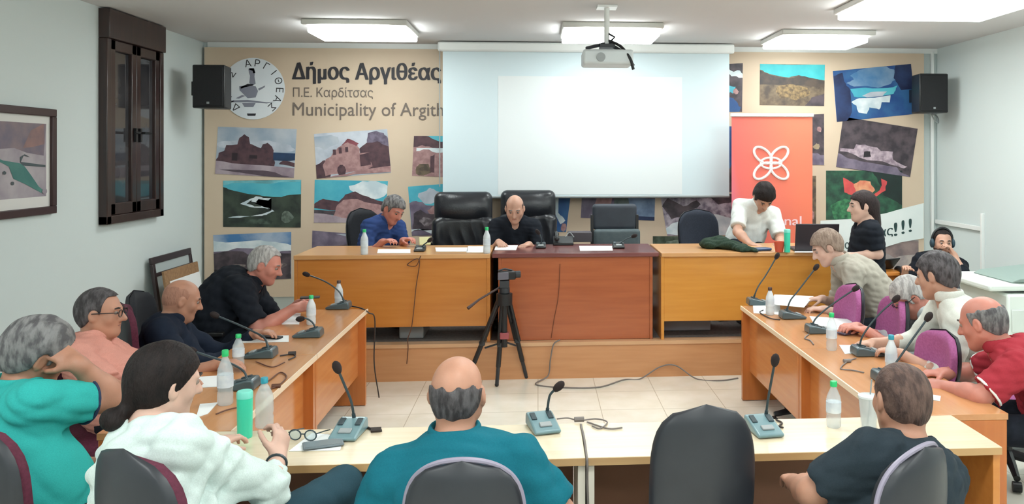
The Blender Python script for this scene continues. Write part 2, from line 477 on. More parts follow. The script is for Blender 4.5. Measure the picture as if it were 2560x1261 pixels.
def photo(quad, layers, parent=mural, y=YM, toloc=mloc, name='photo_print'):
    """a flat print: outline from four corners, picture areas as flat inked shapes in 0..1 coordinates"""
    q = [aty(px, py, y) for px, py in quad]   # tl tr br bl
    mb = MB(); mats = []
    def pt(u, v, n):
        u = min(max(u, 0), 1); v = min(max(v, 0), 1)
        p = q[3] * (1 - u) * (1 - v) + q[2] * u * (1 - v) + q[1] * u * v + q[0] * (1 - u) * v
        return toloc((p[0], y - .003 - n * .0005, p[2]))
    for n, (m, poly) in enumerate(layers):
        if m not in mats: mats.append(m)
        poly = [(0, 0), (1, 0), (1, 1), (0, 1)] if poly is None else rough(poly, .10, n)
        mb.add([pt(u, v, n) for u, v in poly], [tuple(range(len(poly)))], mats.index(m))
    p0 = [pt(u, v, 0) for u, v in ((0, 0), (1, 0), (1, 1), (0, 1))]
    mb.prism([V(*a) + V(0, .0028, 0) for a in p0], V(0, -.0024, 0), 0)
    return mb.build(name, mats, parent, smooth=False)
def blob(cx, cy, rx, ry, n=14, j=.12, seed=1):
    r = random.Random(seed)
    return [(cx + rx * (1 + r.uniform(-j, j)) * math.cos(2 * math.pi * i / n), cy + ry * (1 + r.uniform(-j, j)) * math.sin(2 * math.pi * i / n)) for i in range(n)]
sky_g = pm((150, 165, 182), (186, 192, 200), 3); sky_t = pm((60, 160, 185), (90, 185, 200), 3); sky_b = pm((70, 120, 170), (165, 180, 200), 3)
maroon = pm((70, 48, 58), (92, 64, 70), 14); pinkst = pm((176, 138, 136), (150, 112, 114), 18); ground = pm((176, 160, 168), (140, 122, 134), 5)
dkgreen = pm((34, 42, 38), (58, 70, 58), 8); dkrock = pm((54, 46, 54), (88, 76, 82), 9); cloud = pm((200, 205, 215), (170, 178, 190), 5); white = pm((226, 232, 235), (190, 205, 212), 6)
purple = pm((96, 86, 106), (130, 118, 136), 7); brown = pm((76, 64, 56), (122, 104, 82), 12); blue = pm((30, 70, 130), (50, 100, 150), 4); navy = pm((22, 34, 72), (36, 56, 100), 5)
# top row, left
photo([(545, 317), (742, 323), (735, 445), (538, 435)], [(sky_g, None), (cloud, blob(.5, .62, .5, .12, 16, .2, 3)), (pm((36, 62, 96)), [(.6, .33), (1, .36), (1, .5), (.6, .5)]), (maroon, [(0, .28), (.03, .45), (.1, .5), (.12, .62), (.26, .64), (.28, .78), (.34, .86), (.4, .8), (.42, .66), (.52, .6), (.56, .58), (.58, .66), (.64, .7), (.7, .62), (.72, .45), (.75, .3), (.74, .2), (.2, .2)]), (ground, [(0, 0), (1, 0), (1, .2), (.75, .22), (.2, .24), (0, .28)]), (pm((96, 80, 92)), [(.05, .1), (.6, .12), (.95, .02), (.4, .04)]), (maroon, [(.8, .27), (1, .22), (1, .3), (.85, .34)]), (pm((50, 36, 44)), [(.2, .3), (.27, .3), (.27, .46), (.2, .46)]), (pm((50, 36, 44)), [(.42, .36), (.52, .36), (.52, .43), (.42, .43)])])
photo([(785, 335), (968, 323), (978, 432), (792, 447)], [(cloud, None), (sky_g, blob(.12, .8, .2, .14, 12, .3, 5)), (pm((120, 110, 130), (90, 80, 98), 20), blob(.85, .7, .2, .28, 16, .3, 8)), (maroon, [(0, 0), (0, .3), (.12, .4), (.2, .3), (.18, 0)]), (maroon, [(.62, .1), (.6, .6), (.7, .72), (.85, .74), (1, .6), (1, .1)]), (pinkst, [(.12, .04), (.14, .42), (.26, .58), (.34, .68), (.45, .8), (.58, .72), (.6, .5), (.74, .5), (.76, .18), (.6, .1)]), (pm((140, 74, 84)), [(.36, .7), (.45, .84), (.6, .72), (.56, .66), (.45, .76)]), (maroon, blob(.34, .14, .06, .13, 10, .02, 4)), (maroon, [(.24, .5), (.28, .5), (.28, .62), (.24, .62)]), (maroon, [(.32, .52), (.36, .52), (.36, .66), (.32, .66)]), (maroon, [(.41, .54), (.45, .54), (.45, .66), (.41, .66)]), (pinkst, [(0, 0), (1, .02), (1, .16), (.6, .12), (.2, .02)]), (maroon, [(.6, .2), (.74, .22), (.74, .5), (.6, .46)])])
photo([(1035, 340), (1112, 340), (1112, 443), (1030, 440)], [(pinkst, None), (maroon, [(0, .72), (1, .66), (1, 1), (0, 1)]), (sky_t, [(.4, 1), (1, .86), (1, 1)]), (white, [(.1, .62), (1, .6), (1, .7), (.1, .7)]), (brown, blob(.35, .16, .25, .16, 12, .2, 2)), (maroon, [(.55, .1), (.68, .1), (.68, .55), (.55, .5)])])
# second row
photo([(558, 452), (753, 450), (752, 569), (558, 568)], [(dkgreen, None), (sky_t, [(0, .86), (.2, .76), (.38, .7), (.55, .66), (.75, .64), (1, .7), (1, 1), (0, 1)]), (pm((120, 195, 205)), [(0, .9), (.2, .95), (.5, .93), (1, .96), (1, 1), (0, 1)]), (white, [(.36, .55), (.42, .66), (.62, .62), (.58, .57), (.45, .6), (.42, .54), (.5, .42), (.62, .36), (.5, .28), (.2, .24), (.06, .2), (.22, .2), (.5, .24), (.66, .34), (.6, .4), (.46, .5)]), (white, [(.22, .5), (.34, .6), (.42, .64), (.4, .6), (.3, .5), (.4, .44), (.6, .4), (.4, .42)]), (pm((110, 122, 112), (60, 72, 62), 20), blob(.82, .22, .08, .12, 10, .3, 6)), (pm((74, 90, 78), (40, 50, 44), 20), blob(.45, .12, .2, .07, 10, .3, 9)), (dkgreen, [(.6, 0), (1, 0), (1, .12), (.8, .06)])])
photo([(787, 450), (970, 453), (962, 557), (785, 557)], [(sky_t, None), (white, blob(.76, .78, .26, .22, 18, .2, 11)), (maroon, [(0, .44), (.12, .56), (.26, .52), (.34, .5), (.42, .66), (.56, .74), (.7, .64), (.9, .52), (1, .5), (1, .3), (0, .34)]), (pinkst, [(.26, .14), (.32, .42), (.4, .54), (.6, .56), (.8, .46), (1, .4), (1, .1), (.5, .06)]), (ground, [(0, 0), (1, 0), (1, .12), (.5, .08), (.3, .16), (0, .22)]), (dkrock, [(0, .22), (.28, .18), (.3, .28), (0, .3)])])
photo([(1020, 467), (1112, 460), (1112, 588), (1030, 590)], [(sky_t, None), (cloud, blob(.6, .78, .3, .14, 12, .25, 3)), (purple, [(0, .66), (.2, .7), (.5, .6), (1, .56), (1, 0), (0, 0)]), (pinkst, [(.5, .5), (1, .62), (1, .4), (.6, .4)]), (dkrock, [(.05, .1), (.1, .45), (.3, .52), (.6, .42), (1, .4), (1, .05)]), (pm((150, 140, 144), (90, 80, 84), 24), blob(.45, .28, .2, .08, 10, .3, 4)), (white, [(0, .08), (1, .02), (1, .06), (0, .13)])])
# third row
photo([(533, 588), (728, 580), (728, 697), (537, 705)], [(sky_b, None), (white, [(0, .88), (.4, .84), (.8, .8), (1, .72), (1, .6), (0, .62)]), (purple, [(0, .64), (.3, .7), (.5, .68), (.75, .56), (1, .6), (1, .4), (0, .4)]), (dkrock, [(0, 0), (0, .6), (.2, .64), (.38, .62), (.5, .52), (.7, .5), (1, .54), (1, 0)]), (pm((140, 128, 124), (84, 74, 76), 20), blob(.3, .32, .12, .04, 10, .3, 7)), (pm((120, 108, 110), (84, 74, 76), 20), blob(.85, .3, .1, .06, 10, .3, 12)), (pm((24, 22, 28)), [(0, 0), (.3, 0), (.2, .2), (0, .26)])])
photo([(781, 577), (900, 586), (900, 632), (780, 620)], [(purple, None), (dkrock, [(.2, 0), (1, 0), (1, .5), (.6, .3)]), (cloud, [(.5, .9), (1, .8), (1, 1)])])
# under the screen
photo([(1362, 485), (1427, 485), (1415, 580), (1368, 580)], [(blue, None), (white, [(.3, .9), (.5, .95), (.55, .5), (.9, .3), (.7, .2), (.4, .5)]), (pm((60, 130, 170)), [(0, 1), (.4, 1), (.3, .4), (.1, .2)]), (pinkst, blob(.85, .12, .15, .12, 8, .2, 3))])
photo([(1455, 485), (1638, 485), (1636, 552), (1452, 545)], [(purple, None), (pinkst, [(.2, 1), (.42, 1), (.4, .6), (.18, .5)]), (pm((70, 86, 80), (110, 120, 118), 9), [(.44, 1), (.8, .9), (.6, .55), (.44, .6)]), (pm((128, 150, 180), (90, 110, 140), 6), [(.62, .9), (1, .8), (1, 0), (.7, 0)]), (navy, [(.6, 0), (1, 0), (1, .14), (.66, .2)])])
photo([(1650, 485), (1832, 485), (1828, 588), (1668, 590)], [(pm((112, 102, 118), (190, 180, 192), 13), None), (dkrock, [(0, .7), (.1, .4), (.35, .55), (.55, .75), (.5, .85), (.3, .7), (.1, .9)]), (white, [(0, .05), (0, .18), (.25, .34), (.5, .48), (.62, .56), (.8, .5), (1, .4), (1, 0), (.3, 0)]), (dkrock, [(.62, 1), (1, 1), (1, .8), (.8, .74), (.7, .9)])])
photo([(1632, 591), (1772, 591), (1772, 645), (1632, 645)], [(pm((40, 52, 36), (80, 92, 78), 10), None), (pm((130, 142, 130), (80, 92, 78), 12), blob(.5, .6, .25, .25, 10, .3, 5))])
# right side
photo([(1822, 160), (1857, 158), (1855, 280), (1822, 280)], [(dkrock, None), (white, [(0, .9), (.6, .86), (1, .78), (1, .7), (.4, .74), (0, .8)]), (sky_t, [(0, .55), (.5, .52), (.3, .38), (0, .4)]), (blue, [(0, .3), (.6, .2), (.9, .1), (.8, 0), (0, 0)]), (pinkst, blob(.5, .42, .2, .06, 8, .2, 2))])
photo([(1900, 160), (2062, 162), (2060, 265), (1899, 263)], [(brown, None), (pm((40, 165, 175), (70, 190, 195), 3), [(0, .86), (.2, .74), (.45, .68), (.6, .74), (.8, .64), (1, .62), (1, 1), (0, 1)]), (pm((54, 48, 50), (84, 70, 60), 8), [(0, .84), (.2, .72), (.45, .66), (.6, .72), (1, .6), (1, .46), (.5, .5), (0, .5)]), (pm((150, 124, 84), (90, 74, 56), 26), blob(.5, .34, .32, .18, 14, .25, 8)), (dkrock, [(.7, 0), (1, 0), (1, .3), (.8, .2)])])
photo([(2082, 178), (2277, 160), (2290, 285), (2092, 305)], [(blue, None), (pm((120, 150, 180), (70, 120, 165), 4), blob(.55, .8, .36, .18, 16, .3, 6)), (navy, [(0, 0), (0, .9), (.12, .95), (.2, .6), (.2, .2), (.12, 0)]), (navy, [(.8, 1), (1, 1), (1, .5), (.84, .5), (.76, .75)]), (sky_t, [(.2, .62), (.8, .6), (.74, .44), (.24, .46)]), (white, [(.2, .36), (.3, .42), (.5, .4), (.7, .42), (.68, .28), (.58, .3), (.54, .16), (.42, .22), (.38, .1), (.28, .14), (.26, .28)]), (cloud, [(.34, .46), (.46, .52), (.66, .5), (.6, .42), (.4, .42)])])
photo([(2108, 292), (2294, 322), (2275, 443), (2090, 418)], [(dkrock, None), (pm((196, 176, 186), (140, 122, 134), 16), [(.02, .38), (.2, .4), (.22, .5), (.34, .52), (.5, .5), (.56, .44), (.72, .46), (.74, .3), (.94, .2), (.9, .16), (.6, .24), (.4, .22), (.2, .3), (.02, .32)]), (pm((44, 36, 44)), [(.34, .26), (.44, .3), (.42, .4), (.34, .38)]), (purple, [(0, 0), (1, 0), (.8, .16), (.3, .18), (0, .28)])])
photo([(2065, 427), (2255, 427), (2255, 550), (2065, 550)], [(pm((30, 58, 48), (46, 96, 70), 10), None), (pm((70, 140, 92), (30, 80, 56), 16), blob(.25, .2, .22, .2, 12, .3, 4)), (pm((24, 44, 40)), [(.6, 1), (1, 1), (1, .3), (.75, .5)]), (pm((222, 88, 84), (196, 70, 74), 8), [(.22, .86), (.36, .74), (.4, .58), (.34, .5), (.24, .56)]), (pm((232, 168, 128), (214, 120, 92), 10), [(.36, .72), (.44, .8), (.58, .78), (.64, .6), (.56, .46), (.4, .52)]), (pm((222, 88, 84), (196, 70, 74), 8), [(.72, .84), (.8, .78), (.78, .6), (.66, .48), (.58, .44), (.6, .5), (.7, .6)])])
photo([(2022, 287), (2060, 285), (2060, 413), (2022, 413)], [(dkrock, None), (pinkst, blob(.7, .7, .15, .06, 8, .3, 4)), (pm((180, 160, 130)), blob(.5, .36, .2, .06, 8, .3, 5)), (purple, [(0, 0), (1, 0), (1, .2), (0, .24)])])
photo([(2022, 440), (2040, 440), (2040, 562), (2022, 562)], [(brown, None), (pinkst, blob(.5, .2, .3, .1, 8, .3, 4))])
photo([(1822, 316), (1836, 316), (1836, 480), (1822, 480)], [(blue, None), (dkrock, [(0, 0), (1, 0), (1, .3), (0, .34)])])
# white slogan ribbon and the grey scene under it
photo([(2196, 600), (2296, 600), (2296, 690), (2196, 690)], [(pm((150, 140, 140), (180, 168, 162), 9), None), (pm((112, 98, 100), (150, 130, 126), 5), [(0, .72), (.5, .88), (1, .96), (1, .6), (.4, .5)])])
rib = MB()
rib_px = [(2050, 552), (2120, 548), (2170, 542), (2215, 533), (2260, 520), (2308, 508), (2308, 596), (2250, 606), (2200, 622), (2120, 640), (2050, 648)]
rib.prism([mloc(aty(a, b, YM) + V(0, -.011, 0)) for a, b in rib_px], V(0, -.003, 0))
rib.build('slogan_ribbon', pm((228, 234, 232), (222, 230, 228), 3), mural, smooth=False)
m_ink = mat('dark_green_ink', (38, 66, 66), 0.6)
def fit_text(mb, txt, pa, pb, y, mi=0, bold=0.0, shear_px=0.0, off=0.0, toloc=mloc, italic=0.0):
    a = aty(pa[0], pb[1], y); b = aty(pb[0], pa[1], y)
    sh = shear_px * (y / FPX)
    la, lb = toloc((a[0], y - off, a[2])), toloc((b[0], y - off, b[2]))
    lay_text(mb, txt, la[0], lb[0], la[2], lb[2], la[1], mi, bold, sh, italic)
tx = MB(); fit_text(tx, 'ας', (2195, 577), (2231, 600), YM, shear_px=9, off=.016, bold=.02); tx.build('slogan_letter', m_ink, mural, smooth=False)
tx = MB(); fit_text(tx, '!', (2234, 557), (2241, 590), YM, shear_px=0, off=.016, bold=.03); tx.build('slogan_letter', m_ink, mural, smooth=False)
tx = MB(); fit_text(tx, '!', (2253, 551), (2259, 585), YM, shear_px=0, off=.016, bold=.03); tx.build('slogan_letter', m_ink, mural, smooth=False)
tx = MB(); fit_text(tx, '!', (2271, 547), (2277, 580), YM, shear_px=0, off=.016, bold=.03); tx.build('slogan_letter', m_ink, mural, smooth=False)
tx = MB(); fit_text(tx, 'α', (2111, 606), (2124, 622), YM, off=.016, bold=.02); tx.build('slogan_letter', m_ink, mural, smooth=False)
# heading
m_inkb = mat('heading_ink', (42, 40, 46), 0.6); m_inkg = mat('subheading_ink', (110, 98, 90), 0.6)
tx = MB(); fit_text(tx, 'Δήμος Αργιθέας', (732, 158), (1101, 210), YM, bold=.035, off=.006); tx.build('heading_lettering', m_inkb, mural, smooth=False)
tx = MB(); fit_text(tx, 'Π.Ε. Καρδίτσας', (733, 219), (933, 249), YM, bold=.004, off=.006); tx.build('subheading_lettering', m_inkg, mural, smooth=False)
tx = MB(); fit_text(tx, 'Municipality of Argithea', (732, 258), (1150, 300), YM, bold=.004, off=.006); tx.build('english_lettering', m_inkg, mural, smooth=False)
# round emblem
ec = aty(634, 222, YM); er = 75 * YM / FPX
em = MB()
em.prism([mloc((ec[0] + er * math.cos(t), YM - .006, ec[2] + er * math.sin(t))) for t in [2 * math.pi * i / 48 for i in range(48)]], V(0, -.003, 0), 0)
for i, ch in enumerate('ΔΗΜΟΣ ΑΡΓΙΘΕΑΣ'):
    if ch == ' ': continue
    t = math.radians(228 - i * 21)
    v, f = text_mesh(ch, .03); lo, hi = v.min(0), v.max(0)
    w = .075
    pts = []
    for a in v:
        lx = ((a[0] - (lo[0] + hi[0]) / 2)) * .105; lz = (a[1] - lo[1] - (hi[1] - lo[1]) / 2) * .105
        rot = t - math.pi / 2
        pts.append(mloc((ec[0] + er * .84 * math.cos(t) + lx * math.cos(rot) - lz * math.sin(rot), YM - .0105, ec[2] + er * .84 * math.sin(t) + lx * math.sin(rot) + lz * math.cos(rot))))
    em.add(pts, f, 1)
def ep(px, py): return mloc(aty(px, py, YM) + V(0, -.0105, 0))
for poly, mi in (([(622, 172), (634, 171), (638, 180), (637, 192), (640, 210), (632, 214), (624, 208), (626, 190), (623, 182)], 2), ([(599, 216), (620, 214), (640, 216), (646, 228), (640, 244), (620, 246), (610, 236), (600, 226)], 2), ([(646, 222), (664, 214), (662, 219), (648, 227)], 2), ([(590, 246), (606, 238), (614, 240), (598, 247)], 2), ([(570, 252), (620, 250), (668, 256), (690, 254), (668, 259), (620, 256), (572, 256)], 2), ([(606, 258), (640, 258), (634, 268), (612, 268)], 2), ([(618, 284), (641, 284), (639, 290), (620, 290)], 1), ([(624, 171), (636, 171), (639, 183), (634, 184), (632, 177), (624, 175)], 1), ([(602, 218), (620, 210), (634, 211), (634, 214), (614, 218), (604, 222)], 1)):
    em.add([ep(*p) for p in poly], [tuple(range(len(poly)))], mi)
em.build('emblem', [pm((226, 230, 234), (218, 224, 230), 3), m_inkb, mat('emblem_grey', (132, 134, 148), .6)], mural, smooth=False)

# ---------------------------------------------------------------- projection screen, projector, banner, speakers
YS = 8.72
m_scr = mat('screen_cloth', (206, 220, 225), 0.9, spec=0.1)
m_proj = mat('projected_picture', (218, 223, 224), 0.9, emit=(240, 242, 245), estr=0.03, spec=0.1)  # projector light put into a paler colour and a weak glow
sl = aty(1107, 130, YS); sr = aty(1823, 490, YS)
scr = thing('projection_screen', 'large white roll-down projection screen hanging in front of the mural', 'screen', ((sl[0] + sr[0]) / 2, YS, sr[2]))
hw = (sr[0] - sl[0]) / 2; hz = 2.93 - sr[2]
MB().box((-hw, -.004, 0), (hw, .004, hz)).build('screen_cloth', m_scr, scr, smooth=False)
a, b = aty(1245, 190, YS), aty(1705, 486, YS)
MB().box((a[0] - scr.location.x, -.0065, b[2] - sr[2]), (b[0] - scr.location.x, -.0045, a[2] - sr[2])).build('projected_picture', m_proj, scr, smooth=False)
MB().box((-hw - .05, -.05, hz - .01), (hw + .05, .05, hz + .09)).build('roller_case', m_white, scr, bevel=.02)
MB().tube([(-hw, 0, -.005), (hw, 0, -.005)], .014).build('bottom_bar', m_grey, scr)
MB().tube([(-hw - .03, -.02, hz), (-hw - .03, -.02, -.2 + hz * .2)], .006, 6).build('pull_cord', m_grey, scr)

def projector():
    Y = 6.6; c = aty(1517, 144, Y)
    root = thing('projector', 'small white ceiling projector hanging in front of the screen', 'projector', (c[0], Y, c[2]))
    MB().box((-.2, -.15, -.07), (.2, .15, .05)).build('body', mat('projector_white', (205, 212, 214), .45), root, bevel=.02)
    l = MB().tube([(-.06, -.15, -.015), (-.06, -.172, -.015)], .035, 16); l.build('vent', m_grey, root)
    MB().tube([(.0, 0, .1), (.0, 0, ZC - c[2])], .022, 10).cbox((0, 0, ZC - c[2] - .01), (.16, .16, .016)).build('ceiling_pole', m_white, root)
    MB().cbox((0, 0, .09), (.12, .12, .03)).tube([(-.17, -.1, .06), (-.02, 0, .11)], .014).tube([(.2, -.12, -.08), (.14, -.1, .02), (.02, 0, .11)], .016).tube([(.02, .02, .12), (.06, -.04, .16), (.0, 0, .2)], .01).build('mount_bracket', m_dark, root)
    MB().tube(curve_pts([(.2, -.14, -.11), (.17, -.15, -.02), (.1, -.1, .08), (.01, .0, .14)]), .012, 8).build('hanging_cable', m_black, root)
projector()

def speaker(px0, py0, px1, py1, Y, label, depth=.26, rz=0.0, bracket=(0, .2, 0)):
    a = aty(px0, py1, Y); b = aty(px1, py0, Y); w = b[0] - a[0]; h = b[2] - a[2]
    root = thing('wall_speaker', label, 'speaker', ((a[0] + b[0]) / 2, Y, a[2]), rz, group='black wall speakers')
    MB().prism([V(-w / 2, 0, 0), V(w / 2, 0, 0), V(w / 2 * .8, depth, 0), V(-w / 2 * .8, depth, 0)], V(0, 0, h)).build('cabinet', m_black, root, bevel=.012)
    MB().box((-w / 2 + .015, -.012, .02), (w / 2 - .015, -.001, h - .02)).build('grille', mat('speaker_grille', (30, 31, 34), .8, bump=.3, bscale=400), root, bevel=.006)
    MB().box((-.012, -.016, .04), (.012, -.0121, .06)).build('badge', m_grey, root)
    MB().tube([(0, depth * .9, h * .5), tuple(V(0, depth, h * .5) + V(*bracket))], .02).cbox(tuple(V(0, depth, h * .5) + V(*bracket)), (.1, .1, .14)).build('wall_bracket', m_black, root)
    return root
speaker(480, 162, 562, 270, 8.15, 'black wall speaker beside the round emblem', bracket=(-.22, .06, 0), rz=0.0)
sp = speaker(2299, 184, 2371, 282, 8.45, 'black wall speaker at the right end of the mural', bracket=(0, .2, 0))
MB().tube(curve_pts([(.06, .2, .02), (.1, .2, -.06), (.16, .22, -.1), (.18, .3, -.02), (.16, .5, .02)]), .006, 6).build('cable', m_grey, sp)

# orange roll-up banner
YBn = 8.35
def banner():
    a = aty(1829, 292, YBn); b = aty(2031, 292, YBn); cxm = (a[0] + b[0]) / 2; hw = (b[0] - a[0]) / 2; zt = a[2]
    root = thing('roll_up_banner', 'orange roll-up banner with a white looped knot logo', 'banner', (cxm, YBn, ZP))
    m = mat('banner_print', (236, 110, 88), 0.5); nt = m.node_tree; bs = nt.nodes['Principled BSDF']
    tc = nt.nodes.new('ShaderNodeTexCoord'); sp_ = nt.nodes.new('ShaderNodeSeparateXYZ'); rp = nt.nodes.new('ShaderNodeValToRGB')
    mp = nt.nodes.new('ShaderNodeMapping'); mp.inputs['Rotation'].default_value = (0, .35, 0)
    nt.links.new(tc.outputs['Generated'], mp.inputs['Vector']); nt.links.new(mp.outputs['Vector'], sp_.inputs['Vector']); nt.links.new(sp_.outputs['X'], rp.inputs['Fac']); nt.links.new(rp.outputs['Color'], bs.inputs['Base Color'])
    e = rp.color_ramp.elements; e[0].position = .0; e[0].color = lin((206, 128, 170)); e[1].position = 1.0; e[1].color = lin((236, 122, 92))
    n = e.new(.3); n.color = lin((228, 104, 96))
    z0 = .06; H_ = zt - ZP
    MB().box((-hw, -.002, z0), (hw, .002, H_)).build('banner_sheet', m, root, smooth=False)
    MB().box((-hw - .01, -.02, H_), (hw + .01, .02, H_ + .035)).build('top_bar', m_white, root, bevel=.006)
    MB().box((-hw - .02, -.1, 0), (hw + .02, .1, .08)).build('base', m_metal, root, bevel=.02)
    MB().tube([(0, .06, .08), (0, .03, H_)], .012).build('support_pole', m_metal, root)
    c = aty(1927, 408, YBn); lx = c[0] - cxm; lz = c[2] - ZP; s = YBn / FPX
    k = MB()
    for q in (math.radians(45), math.radians(135), math.radians(225), math.radians(315)):
        pts = []
        for i in range(37):
            t = 2 * math.pi * i / 36
            u = 32 * s + 29 * s * math.cos(t); w = 17 * s * math.sin(t)
            pts.append((lx + (u * math.cos(q) - w * math.sin(q)) * .95, -.006, lz + (u * math.sin(q) + w * math.cos(q)) * .88))
        k.tube(pts, .014, 6)
    k.tube([(lx + 27 * s * math.cos(2 * math.pi * i / 30), -.006, lz + 14 * s * math.sin(2 * math.pi * i / 30)) for i in range(31)], .012, 6)
    k.build('knot_logo', mat('logo_white', (250, 240, 236), .5), root)
    t = MB(); fit_text(t, 'unal', (1941, 541), (2003, 564), YBn, bold=.02, toloc=lambda p: (p[0] - cxm, -.006, p[2] - ZP)); t.build('lettering', mat('logo_pink', (244, 206, 212), .5), root, smooth=False)
banner()

# framed map on the left wall
def framed_map():
    y0, y1, z0, z1 = 5.47, 6.27, 1.40, 2.16
    root = thing('framed_map', 'framed relief map print with a green valley on the left wall', 'picture', (XL, (y0 + y1) / 2, z0))
    hw = (y1 - y0) / 2; h = z1 - z0
    f = MB(); w = .055
    f.box((.002, -hw, 0), (.035, hw, w)).box((.002, -hw, h - w), (.035, hw, h)).box((.002, -hw, w), (.035, -hw + w, h - w)).box((.002, hw - w, w), (.035, hw, h - w))
    f.build('frame', mat('frame_wood', (58, 36, 38), .4), root, bevel=.005)
    MB().box((.003, -hw + .04, .04), (.014, hw - .04, h - .04)).build('mat_board', mat('mat_board', (218, 216, 212), .8), root, smooth=False)
    pr = MB()
    def P(u, v, n): return (.0145 + n * .0006, -hw + .1 + u * (2 * hw - .2), .13 + v * (h - .24))
    cols = [mat('map_beige', (176, 168, 172), .6, (150, 140, 150), scale=5), mat('map_purple', (110, 102, 118), .6, (140, 122, 124), scale=5), mat('map_teal', (62, 116, 112), .6, (82, 134, 126), scale=5), mat('map_dark', (72, 84, 88), .6), mat('map_rust', (158, 120, 112), .6, (120, 100, 104), scale=6)]
    for n, (mi, poly) in enumerate([(0, [(0, 0), (1, 0), (1, 1), (0, 1)]), (1, [(.05, .64), (.4, .66), (.62, .6), (.95, .56), (1, 1), (0, 1), (0, .8)]), (4, [(.55, .66), (.7, .9), (.95, 1), (.96, .72), (.75, .68)]), (2, [(0, .56), (.2, .5), (.5, .46), (.58, .42), (.7, .3), (.85, .14), (.98, .06), (.9, .05), (.6, .18), (.38, .26), (.3, .42), (.1, .5), (0, .48)]), (3, [(.5, .48), (.98, .43), (.98, .4), (.55, .43)]), (3, [(.5, .46), (.56, .56), (.68, .54), (.58, .58), (.5, .54)]), (3, blob(.22, .34, .03, .025, 8, .1, 2)), (3, blob(.36, .2, .03, .025, 8, .1, 3)), (0, blob(.96, .07, .05, .04, 10, .1, 3))]):
        pr.add([P(u, v, n) for u, v in poly], [tuple(range(len(poly)))], mi)
    pr.build('map_print', cols, root, smooth=False)
framed_map()

# boards leaning on the left wall in the back corner
lean = thing('leaning_frame', 'dark picture frame leaning on the left wall in the back corner', 'picture frame', (XL + .3, 8.1, 0))
w = MB(); hwid = .42
M = Matrix.Rotation(math.radians(-8), 4, 'Y')
def lb(mb, y0, y1, z0, z1, x0, x1, mi=0): mb.box((x0, y0, z0), (x1, y1, z1), mi, M)
lb(w, -.42, .42, .0, .05, 0, .03); lb(w, -.42, .42, .84, .9, 0, .03); lb(w, -.42, -.37, .05, .84, 0, .03); lb(w, .37, .42, .05, .84, 0, .03); lb(w, -.37, .37, .72, .755, 0.002, .028)
w.build('frame', mat('frame_dark', (52, 40, 42), .4), lean, bevel=.004)
w = MB(); lb(w, -.38, .38, .04, .86, .008, .016); w.build('glazing', mat('frame_backing', (186, 196, 196), .3), lean, smooth=False)
lean.location.x = XL + .16
cork = thing('pin_board', 'brown pin board with a blank white sheet leaning in the back corner', 'board', (XL + .34, 7.86, 0))
w = MB(); M = Matrix.Rotation(math.radians(-8), 4, 'Y'); lb(w, -.36, .36, 0, .80, 0, .022); w.build('board', mat('cork', (156, 122, 88), .8, (140, 106, 76), scale=40), cork, bevel=.003)
w = MB(); lb(w, -.28, .36, .1, .70, .0225, .026); w.build('sheet', m_paper, cork, smooth=False)

# ---------------------------------------------------------------- desks on the platform
w_or = wood('orange_laminate', (206, 134, 62), (196, 122, 52), 0.32)
w_yel = wood('yellow_laminate', (216, 150, 66), (206, 138, 56), 0.32)
w_top = wood('desk_top_laminate', (218, 166, 112), (206, 152, 98), 0.3)
w_red = wood('cherry_laminate', (178, 100, 60), (164, 88, 52), 0.3)
w_redtop = wood('cherry_top', (128, 78, 76), (112, 64, 62), 0.25)
def platform_desk(x0, x1, y0, y1, label, wm, wt, zbot, name='council_desk', side_in=.0, overhang=.0, grp=None):
    root = thing(name, label, 'desk', ((x0 + x1) / 2, (y0 + y1) / 2, ZP), group=grp)
    a = (x1 - x0) / 2; d = (y1 - y0) / 2; h = ZD - ZP
    MB().box((-a, -d, h - .035), (a, d, h)).build('desk_top', wt, root, bevel=.005)
    MB().box((-a + overhang + .025, -d + .025, zbot - ZP), (a - overhang - .025, -d + .045, h - .036)).build('front_panel', wm, root, bevel=.002)
    for s in (-1, 1):
        xx = s * (a - overhang - .0125)
        MB().box((xx - .0125, -d + .02, 0), (xx + .0125, d - .03, h - .036)).build('side_panel', wm, root, bevel=.002)
platform_desk(-1.955, -.39, 6.72, 7.42, 'long orange desk on the platform, left of the cherry desk', w_or, w_top, .43)
platform_desk(-.375, 1.00, 6.74, 7.42, 'dark cherry desk at the centre of the platform', w_red, w_redtop, ZP + .002, overhang=.05)
platform_desk(1.015, 2.52, 6.70, 7.40, 'long yellow-orange desk on the platform, in front of the orange banner', w_yel, w_top, .45)
# equipment under the desks
MB().box((-1.15, 6.9, ZP), (-.95, 7.3, ZP + .34)).build('computer_tower', m_grey, bevel=.01)
tag(bpy.data.objects['computer_tower'], 'grey box standing under the left platform desk', 'computer')
MB().box((1.06, 7.05, ZP), (1.5, 7.35, ZP + .3)).build('storage_box', mat('box_grey', (176, 178, 186), .7), bevel=.01)
tag(bpy.data.objects['storage_box'], 'pale grey box standing under the right platform desk', 'box')

# small desk in the right back corner
root = thing('corner_desk', 'small orange desk in the back right corner carrying computer equipment', 'desk', (3.12, 7.85, 0))
MB().box((-.36, -.35, .69), (.36, .35, .72)).build('desk_top', w_or, root, bevel=.004)
MB().box((-.34, -.3, .5), (.34, -.28, .689)).build('front_panel', w_or, root)
for s in (-1, 1): MB().box((s * .34 - .0125, -.33, 0), (s * .34 + .0125, .33, .689)).build('side_panel', mat('desk_brown', (96, 62, 46), .5), root)

